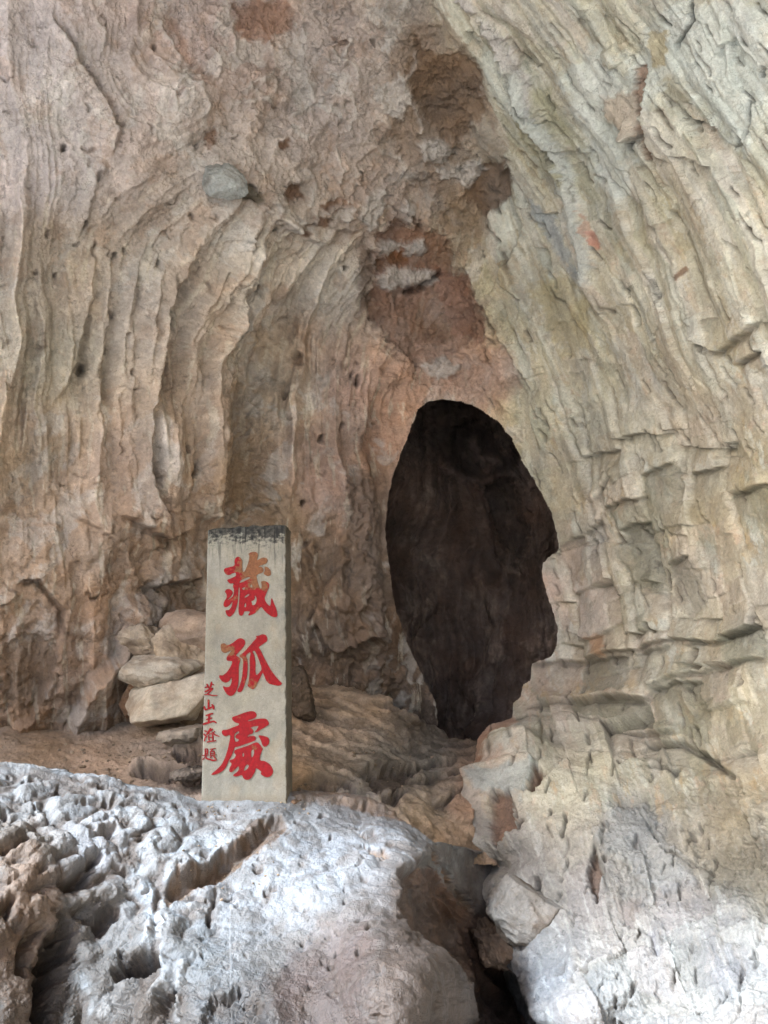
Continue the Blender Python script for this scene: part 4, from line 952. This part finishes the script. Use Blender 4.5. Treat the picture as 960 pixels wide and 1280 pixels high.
k1 = [(85,215),(135,200),(175,235),(240,205),(320,140),(365,135),(410,165),(415,210),(385,260),(330,320),(280,370),(335,390),(352,420),(325,500),(328,620),(320,760),(290,850),(250,900),(210,908),(160,880),(105,770),(160,790),(205,785),(232,730),(235,650),(200,710),(150,735),(100,710),(65,660),(68,625),(110,635),(160,600),(210,530),(240,470),(240,440),(170,440),(160,400),(200,340),(240,290),(200,310),(140,340),(95,310),(85,260)]
k2 = [(330,370),(400,320),(470,240),(540,160),(570,125),(548,110),(600,100),(640,82),(685,90),(712,140),(700,180),(640,220),(585,258),(620,300),(650,370),(700,460),(760,570),(820,650),(870,705),(910,745),(860,775),(790,760),(730,745),(690,700),(660,620),(645,590),(620,650),(580,720),(555,790),(515,822),(470,800),(442,765),(455,720),(470,640),(475,520),(470,400),(485,340),(475,320),(440,345),(420,375),(445,420),(445,520),(440,640),(410,740),(375,840),(335,862),(300,840),(340,770),(370,660),(385,520),(385,430),(370,400),(340,385)]
k2h = [(505,312),(535,300),(560,340),(590,410),(615,480),(635,550),(600,600),(555,640),(548,560),(552,450),(530,350)]
br2 = lambda x, y: .27*max(np.exp(-((x-110)**2+(y-260)**2)/110**2), np.exp(-((x-500)**2+(y-740)**2)/100**2), .8*np.exp(-((x-400)**2+(y-420)**2)/70**2), .6*np.exp(-((x-580)**2+(y-350)**2)/70**2), .6*np.exp(-((x-620)**2+(y-150)**2)/70**2), .7*np.exp(-((x-130)**2+(y-700)**2)/50**2))
char('inscription_character', [[k1], [k2, k2h]], 268, 785, 960/90, brown=br2, label='middle large red character with a few brown worn stroke ends')
d1 = [(345,120),(370,115),(450,85),(530,55),(600,38),(650,50),(675,90),(660,125),(610,150),(550,165),(560,180),(640,155),(720,140),(790,140),(820,165),(842,215),(800,245),(730,285),(680,320),(640,325),(670,290),(705,235),(640,245),(580,262),(615,280),(630,310),(620,340),(560,360),(545,385),(600,370),(650,375),(660,400),(655,430),(600,455),(520,480),(430,515),(378,522),(366,560),(335,640),(300,700),(260,790),(230,830),(150,880),(65,895),(75,875),(140,820),(210,750),(250,660),(285,560),(305,470),(320,400),(320,350),(260,385),(215,355),(205,315),(225,290),(280,290),(350,260),(435,230),(440,205),(390,195),(345,160)]
d1h = [(374,345),(435,305),(445,330),(400,355),(385,380),(390,400),(440,420),(430,440),(385,455),(372,400)]
d2 = [(378,560),(450,535),(560,500),(670,450),(710,480),(755,540),(740,575),(715,640),(710,700),(780,705),(850,750),(895,830),(880,890),(830,925),(770,915),(720,875),(740,850),(700,820),(660,795),(650,850),(620,900),(590,945),(540,960),(495,940),(480,890),(440,900),(400,915),(355,905),(370,880),(420,850),(440,800),(430,770),(400,800),(340,860),(305,845),(310,800),(345,740),(310,718),(320,690),(370,680),(400,625),(370,595)]
d2h = [[(478,610),(505,595),(505,640),(485,655)], [(600,560),(635,548),(640,600),(620,655),(598,660)], [(500,820),(530,760),(560,750),(570,780),(540,820),(505,838)]]
d3 = [(690,360),(760,370),(830,395),(842,440),(830,490),(780,520),(750,500),(725,420)]
char('inscription_character', [[d1, d1h], [d2]+d2h, [d3]], 258, 885, 960/90, brown=0.0, label='lowest large red character, evenly painted')
Z4 = (248, 848, 629/28); Z5 = (248, 900, 629/28)
sm = [
 ('first small red character of the side column', Z4, [[(190,262,42),(290,225,38)],[(240,160,44),(268,210,44),(292,270,36)],[(370,100,40),(358,200,60),(312,300,44)],[(350,140,40),(448,190,24)],[(190,372,50),(300,322,44),(410,278,44)],[(400,300,36),(310,390,38),(245,440,30)],[(170,455,26),(280,450,30),(420,486,34),(540,480,18)]]),
 ('second small red character of the side column', Z4, [[(288,605,60),(290,700,50),(285,840,60)],[(170,790,44),(185,885,52),(300,850,50),(400,795,40)],[(385,735,50),(430,790,66),(428,868,40)]]),
 ('third small red character of the side column', Z4, [[(215,1045,40),(310,1010,44),(405,985,50)],[(305,1020,60),(300,1150,52),(290,1250,52)],[(230,1155,40),(380,1110,44)],[(135,1285,60),(300,1240,46),(440,1195,50),(505,1250,40)]]),
 ('fourth small red character of the side column', Z5, [[(170,300,34),(240,325,34)],[(150,390,40),(212,445,40)],[(170,590,40),(190,500,30),(240,450,28)],[(345,235,50),(290,340,54),(235,410,36)],[(405,250,34),(345,310,40)],[(395,340,30),(470,420,34),(592,465,18)],[(300,395,30),(390,385,30)],[(292,430,30),(300,570,32)],[(408,400,36),(412,570,36)],[(300,495,24),(405,480,24)],[(250,620,38),(350,592,34),(430,592,34),(500,575,26)],[(465,310,24),(430,350,24)]]),
 ('last small red character of the side column', Z5, [[(192,815,26),(200,965,30)],[(190,812,24),(262,800,28),(258,950,34)],[(195,880,16),(255,870,16)],[(195,940,22),(255,930,22)],[(110,1000,22),(200,978,24),(290,985,20)],[(205,985,34),(222,1080,36)],[(122,1112,22),(175,1055,24)],[(215,1075,36),(330,1108,40),(420,1138,44),(512,1120,34)],[(330,822,24),(490,795,24)],[(400,830,24),(350,880,24)],[(342,890,28),(345,1010,28)],[(340,885,24),(455,870,30),(452,1005,34)],[(350,945,20),(450,935,20)],[(350,998,22),(510,975,20)],[(370,1020,24),(340,1062,24)],[(430,1020,30),(500,1090,36)]])]
for i, (lb, (ox, oy, sc), st_) in enumerate(sm):
    char('side_inscription_character', [[ribbon(s)] for s in st_], ox, oy, sc, lift=.0032, brown=0.02, label=lb)

#=====STONES=====
def ico(n):
    import bmesh
    bm = bmesh.new(); bmesh.ops.create_icosphere(bm, subdivisions=n, radius=1); bm.verts.ensure_lookup_table()
    V = np.array([v.co[:] for v in bm.verts]); Fq = np.array([[v.index for v in fc.verts] for fc in bm.faces]); bm.free(); return V, Fq
ICO = {}
def stone(name, label, c, size, rot=(0,0,0), seed=1, nplanes=14, c1=(150,130,108), c2=(120,98,78), rough=.05, group=None, planes=None, sub=6, round_=.028, cat='stone', shape=None):
    if sub not in ICO: ICO[sub] = ico(sub)
    V, Fq = ICO[sub]; r = np.random.RandomState(seed)
    n = r.normal(size=(nplanes, 3)); n /= np.linalg.norm(n, axis=1)[:, None]; d = r.uniform(.62, .95, nplanes)
    if planes is not None:
        n = np.concatenate([n, np.array([p[:3] for p in planes], float)]); n /= np.linalg.norm(n, axis=1)[:, None]; d = np.concatenate([d, [p[3] for p in planes]])
    cosv = V@n.T; rr = np.where(cosv > .05, d[None]/np.maximum(cosv, .05), 9.); rr = np.concatenate([rr, np.full((len(V), 1), 1.15)], 1)
    k = 1/round_; rad = -np.log(np.exp(-k*rr).sum(1))/k
    Q = V*rad[:, None]
    Q = Q*np.array(size)/2*1.25
    sc = 1/np.mean(size)
    x, y, z = [(Q[:, i]*sc*1.0+seed*3.7).astype(F32) for i in range(3)]
    dn = 1.5*rough*np.mean(size)*(.8*fbm(x*2.2, y*2.2, z*2.2, 5, .6)+.7*(ridged(x*3, y*3, z*5, 4)-.4))
    Q = Q+V*dn[:, None]
    from mathutils import Euler
    Rm = np.array(Euler([math.radians(a) for a in rot]).to_matrix()); Q = Q@Rm.T
    kk_ = 1.2 if cat == 'boulder' else 1.0
    mxn = ss(-.3, .4, fbm(x*1.5, y*1.5, z*2.5+4, 4, .6))[:, None]
    C_ = lin(c1)*(1-mxn)+lin(c2)*mxn; C_ = C_*kk_*(1+.15*fbm(x*7, y*7, z*7, 3, .6)[:, None])
    o = mesh_raw(name, Q, Fq, M_stone, C_)
    o.location = c
    return tag(o, label, cat, None, group)
def W(px, py, t): return world(np.array(float(px)), np.array(float(py)), np.array(float(t)))
def szpx(w, t): return w/FOC*t
t0 = 4.75
GRP = 'loose stones piled behind the stele'
stone('boulder', 'largest pale buff boulder of the pile left of the stele, with flat slanting face', W(214,877,4.72), (.52,.42,.29), (8,-14,6), 3, 9, (176,164,146), (154,138,120), .03, GRP, [(0.2,-1,.25,.62),(-1,-.3,.3,.78),(0,0,1,.72),(.9,-.3,-.5,.72)], cat='boulder')
stone('boulder', 'long pale stone lying on top of the largest boulder', W(196,834,4.85), (.44,.34,.21), (0,6,-5), 8, 10, (170,160,146), (140,126,110), .05, GRP, cat='boulder')
stone('boulder', 'lumpy weathered stone at the left top of the pile', W(184,807,4.9), (.30,.26,.19), (0,8,20), 12, 10, (150,134,116), (108,92,78), .09, GRP, cat='boulder')
stone('boulder', 'grey-brown stone with dark hollow right side, crowning the pile', W(224,812,4.9), (.32,.26,.22), (10,26,10), 17, 10, (156,138,118), (124,106,88), .07, GRP, cat='boulder')
stone('boulder', 'rounded pinkish boulder half hidden by the stele edge', W(250,790,5.1), (.42,.4,.30), (0,8,0), 21, 8, (150,130,114), (130,110,94), .04, GRP, round_=.1, cat='boulder')
stone('boulder', 'shadowed stone tucked between the pile and the stele', W(262,862,4.9), (.36,.34,.40), (0,0,30), 25, 10, (120,100,80), (96,78,62), .05, GRP, cat='boulder')
stone('boulder', 'flat grey wedge lying under the largest boulder', W(232,918,4.45), (.26,.22,.10), (0,-10,-10), 29, 9, (140,130,118), (112,102,92), .05, GRP, cat='boulder')
stone('boulder', 'small brown stone wedged left of the largest boulder', W(168,868,4.95), (.14,.2,.26), (0,14,0), 33, 9, (138,108,86), (110,84,66), .05, GRP, cat='boulder')
stone('stone', 'dark low stone beside the foot of the stele', W(240,967,3.85), (.16,.2,.07), (0,-5,0), 37, 9, (96,86,78), (70,62,56), .07, cat='stone')
stone('pebble', 'small whitish pebble just right of the stele', W(372,841,5.0), (.055,.06,.075), (0,20,0), 41, 9, (176,166,152), (150,138,124), .04, cat='pebble', sub=5)
stone('stone', 'brown lump of rock low down right of the stele', W(378,872,4.95), (.14,.22,.30), (0,-8,0), 45, 9, (84,70,58), (70,58,46), .08, cat='stone')
stone('stone', 'small brown lump against the right foot of the stele', W(369,1006,3.5), (.05,.06,.05), (0,0,0), 71, 9, (104,80,62), (80,62,48), .08, sub=4)
# fallen angular block over the gully
stone('angular_block', 'angular pale rock jutting over the dark gully', W(658,1152,3.50), (.34,.30,.27), (0,30,0), 58, 5, (120,114,108), (96,84,74), .05, None, [(-.35,-1,.35,.55),(.95,-.5,-.1,.50),(-1,-.1,.1,.75),(0,0,1,.8),(0.3,-.5,-1,.62),(-.6,-.4,-.8,.7)], round_=.03, cat='rock')
stone('angular_block', 'brown wedge of rock under the pale jutting block', W(622,1182,3.62), (.20,.28,.14), (0,40,0), 55, 9, (98,80,66), (80,64,52), .10, None, cat='rock')
# grey stone embedded in the left wall
p, n_ = at_shell(271, 228, .0)
stone('grey_stone', 'smooth blue-grey stone embedded high in the vaulted wall', p+n_*.01, (.27,.12,.18), (0,32,0), 67, 6, (150,152,150), (132,130,126), .05, None, cat='stone', round_=.03)

V0, F0 = ico(2); rg_ = np.random.RandomState(19); gv = []; gf = []; gc = []
def chips(n, x0, x1, y0, y1, at, smin, smax):
    for i in range(n):
        px, py = rg_.uniform(x0, x1), rg_.uniform(y0, y1); p_ = at(px, py); sz_ = smin+(smax-smin)*rg_.rand()**3
        V_ = V0*(1+.35*(rg_.rand(len(V0), 1)-.5))*np.array([1, rg_.uniform(.6, 1.2), rg_.uniform(.45, .8)])*sz_/2
        a_ = rg_.uniform(0, 6.28); ca_, sa_ = math.cos(a_), math.sin(a_); V_ = V_@np.array([[ca_, sa_, 0], [-sa_, ca_, 0], [0, 0, 1]])
        gf.append(F0+sum(len(q) for q in gv)); gv.append(V_+p_+np.array([0, 0, sz_*.12]))
        t_ = rg_.uniform(.6, 1.25); gc.append(np.ones((len(V0), 3))*lin((134,116,98))*t_)
chips(170, 60, 252, 925, 978, at_floor, .008, .034); chips(90, 375, 560, 880, 1000, at_floor, .008, .034)
chips(70, 235, 400, 998, 1022, at_mound, .004, .015); chips(60, 210, 350, 1060, 1120, at_mound, .004, .014)
tag(mesh_raw('gravel', np.concatenate(gv), np.concatenate(gf), M_stone, np.concatenate(gc), None, False), 'loose rock chips and grit lying on the cave floor', kind='stuff')

#=====SURROUND=====
# ground behind the camera and the unseen roof, its lip shaped to keep sun off the walls
ga = np.linspace(-1, 1, 260); GX, GY = np.meshgrid(np.sign(ga)*abs(ga)**2.2*60, np.sign(ga)*abs(ga)**2.2*60-4)
rr_ = np.hypot(GX, GY-1)
GZ = .35*fbm(GX/2.5, GY/2.5, 3., 5)+.05+ss(3, 30, rr_)*0-ss(.5, 6, GY)*1.2-.1
Cg = np.ones(GX.shape+(3,))*lin((190,184,174))*(1+.2*fbm(GX, GY, 5., 4)[..., None])
tag(mesh_grid('ground', np.stack([GX, GY, GZ], -1), M_floor, Cg), 'rocky ground outside the cave mouth', kind='structure')

LIP = [(-9,1.9),(-7,1.6),(-5.2,1.25),(-3.5,.85),(-2.1,.45),(0,-.1),(2,-.7),(5,-1.5),(8,-2.2)]
rx = np.linspace(-9, 8, 170); ry = np.linspace(0, 1, 90)
RX = np.repeat(rx[None], 90, 0); ly = np.interp(rx, [p_[0] for p_ in LIP], [p_[1] for p_ in LIP])+.18*pn(rx*1.4, rx*0, 2.0)+.08*pn(rx*4, rx*0, 5.0)
RY = ly[None]+(6.0-ly[None])*ry[:, None]
RZ = 6.15+.35*fbm(RX*.6, RY*.6, 1.0, 4)+.25*ry[:, None]
top = np.stack([RX, RY-0.0, RZ+1.6], -1); botm_ = np.stack([RX, RY, RZ], -1)
rim = np.stack([RX[:1], RY[:1]-.25, RZ[:1]+.8], -1)
roof = np.concatenate([botm_[::-1], rim, top], 0)
tag(mesh_grid('cave_roof', roof, M_wall, np.ones(roof.shape)*lin((150,135,118))), 'unseen rock roof of the cave mouth, lip shaped to block the sun', kind='structure')

sv = np.linspace(0, 1, 140); sh = np.linspace(0, 1, 110); SVv, SHh = np.meshgrid(sv, sh)
RXs = 3.0+2.6*SVv**1.2-.9*SHh**2+.5*fbm(SVv*6, SHh*4, 2., 4); RYs = 1.6-13*SVv; RZs = -.3+8.5*SHh
sw = np.stack([RXs, RYs, RZs], -1)
sw2 = sw+np.array([1.6, 0, 0.]); tag(mesh_grid('sky_blocking_side_wall', np.concatenate([sw, sw2[::-1]], 0), M_right, np.ones((220, 140, 3))*lin((176,164,142))), 'unseen rock side of the cave mouth, added to block sky light', kind='structure')  # unseen wall added to cut sky light from the right

#=====LIGHT=====
DIR = Vector((.62, .35, -.70)).normalized()
sun = bpy.data.lights.new('sun', 'SUN'); sun.energy = 4.4; sun.angle = math.radians(8); sun.color = (.74, .88, 1.0)
so = bpy.data.objects.new('sun', sun); col.objects.link(so); so.rotation_euler = DIR.to_track_quat('-Z', 'Y').to_euler()
so.location = (-5, -4, 12)
w = bpy.data.worlds.new('World'); scene.world = w; w.use_nodes = True; nt = w.node_tree
sky = nt.nodes.new('ShaderNodeTexSky'); sky.sky_type = 'NISHITA'; sky.sun_disc = False
sd = -DIR
sky.sun_elevation = math.asin(sd.z); sky.sun_rotation = math.atan2(sd.x, sd.y)
sky.dust_density = 4.0; sky.air_density = 1.0; sky.ozone_density = .6
nt.links.new(sky.outputs[0], nt.nodes['Background'].inputs[0]); nt.nodes['Background'].inputs[1].default_value = .15

cam = bpy.data.cameras.new('camera'); co = bpy.data.objects.new('camera', cam); col.objects.link(co)
co.location = CAM; co.rotation_euler = (math.radians(90)+PITCH, 0, 0)
cam.sensor_fit = 'HORIZONTAL'; cam.sensor_width = 36; cam.lens = 36*FOC/960; cam.clip_end = 500; cam.clip_start = .05
scene.camera = co
vs = scene.view_settings; vs.view_transform = 'Standard'; vs.look = 'None'; vs.gamma = 1; vs.exposure = 1.93
scene.cycles.max_bounces = 8; scene.cycles.diffuse_bounces = 3; scene.cycles.use_adaptive_sampling = True; scene.cycles.adaptive_threshold = .03
scene.cycles.use_denoising = True
scene.render.resolution_x = 768; scene.render.resolution_y = 1024
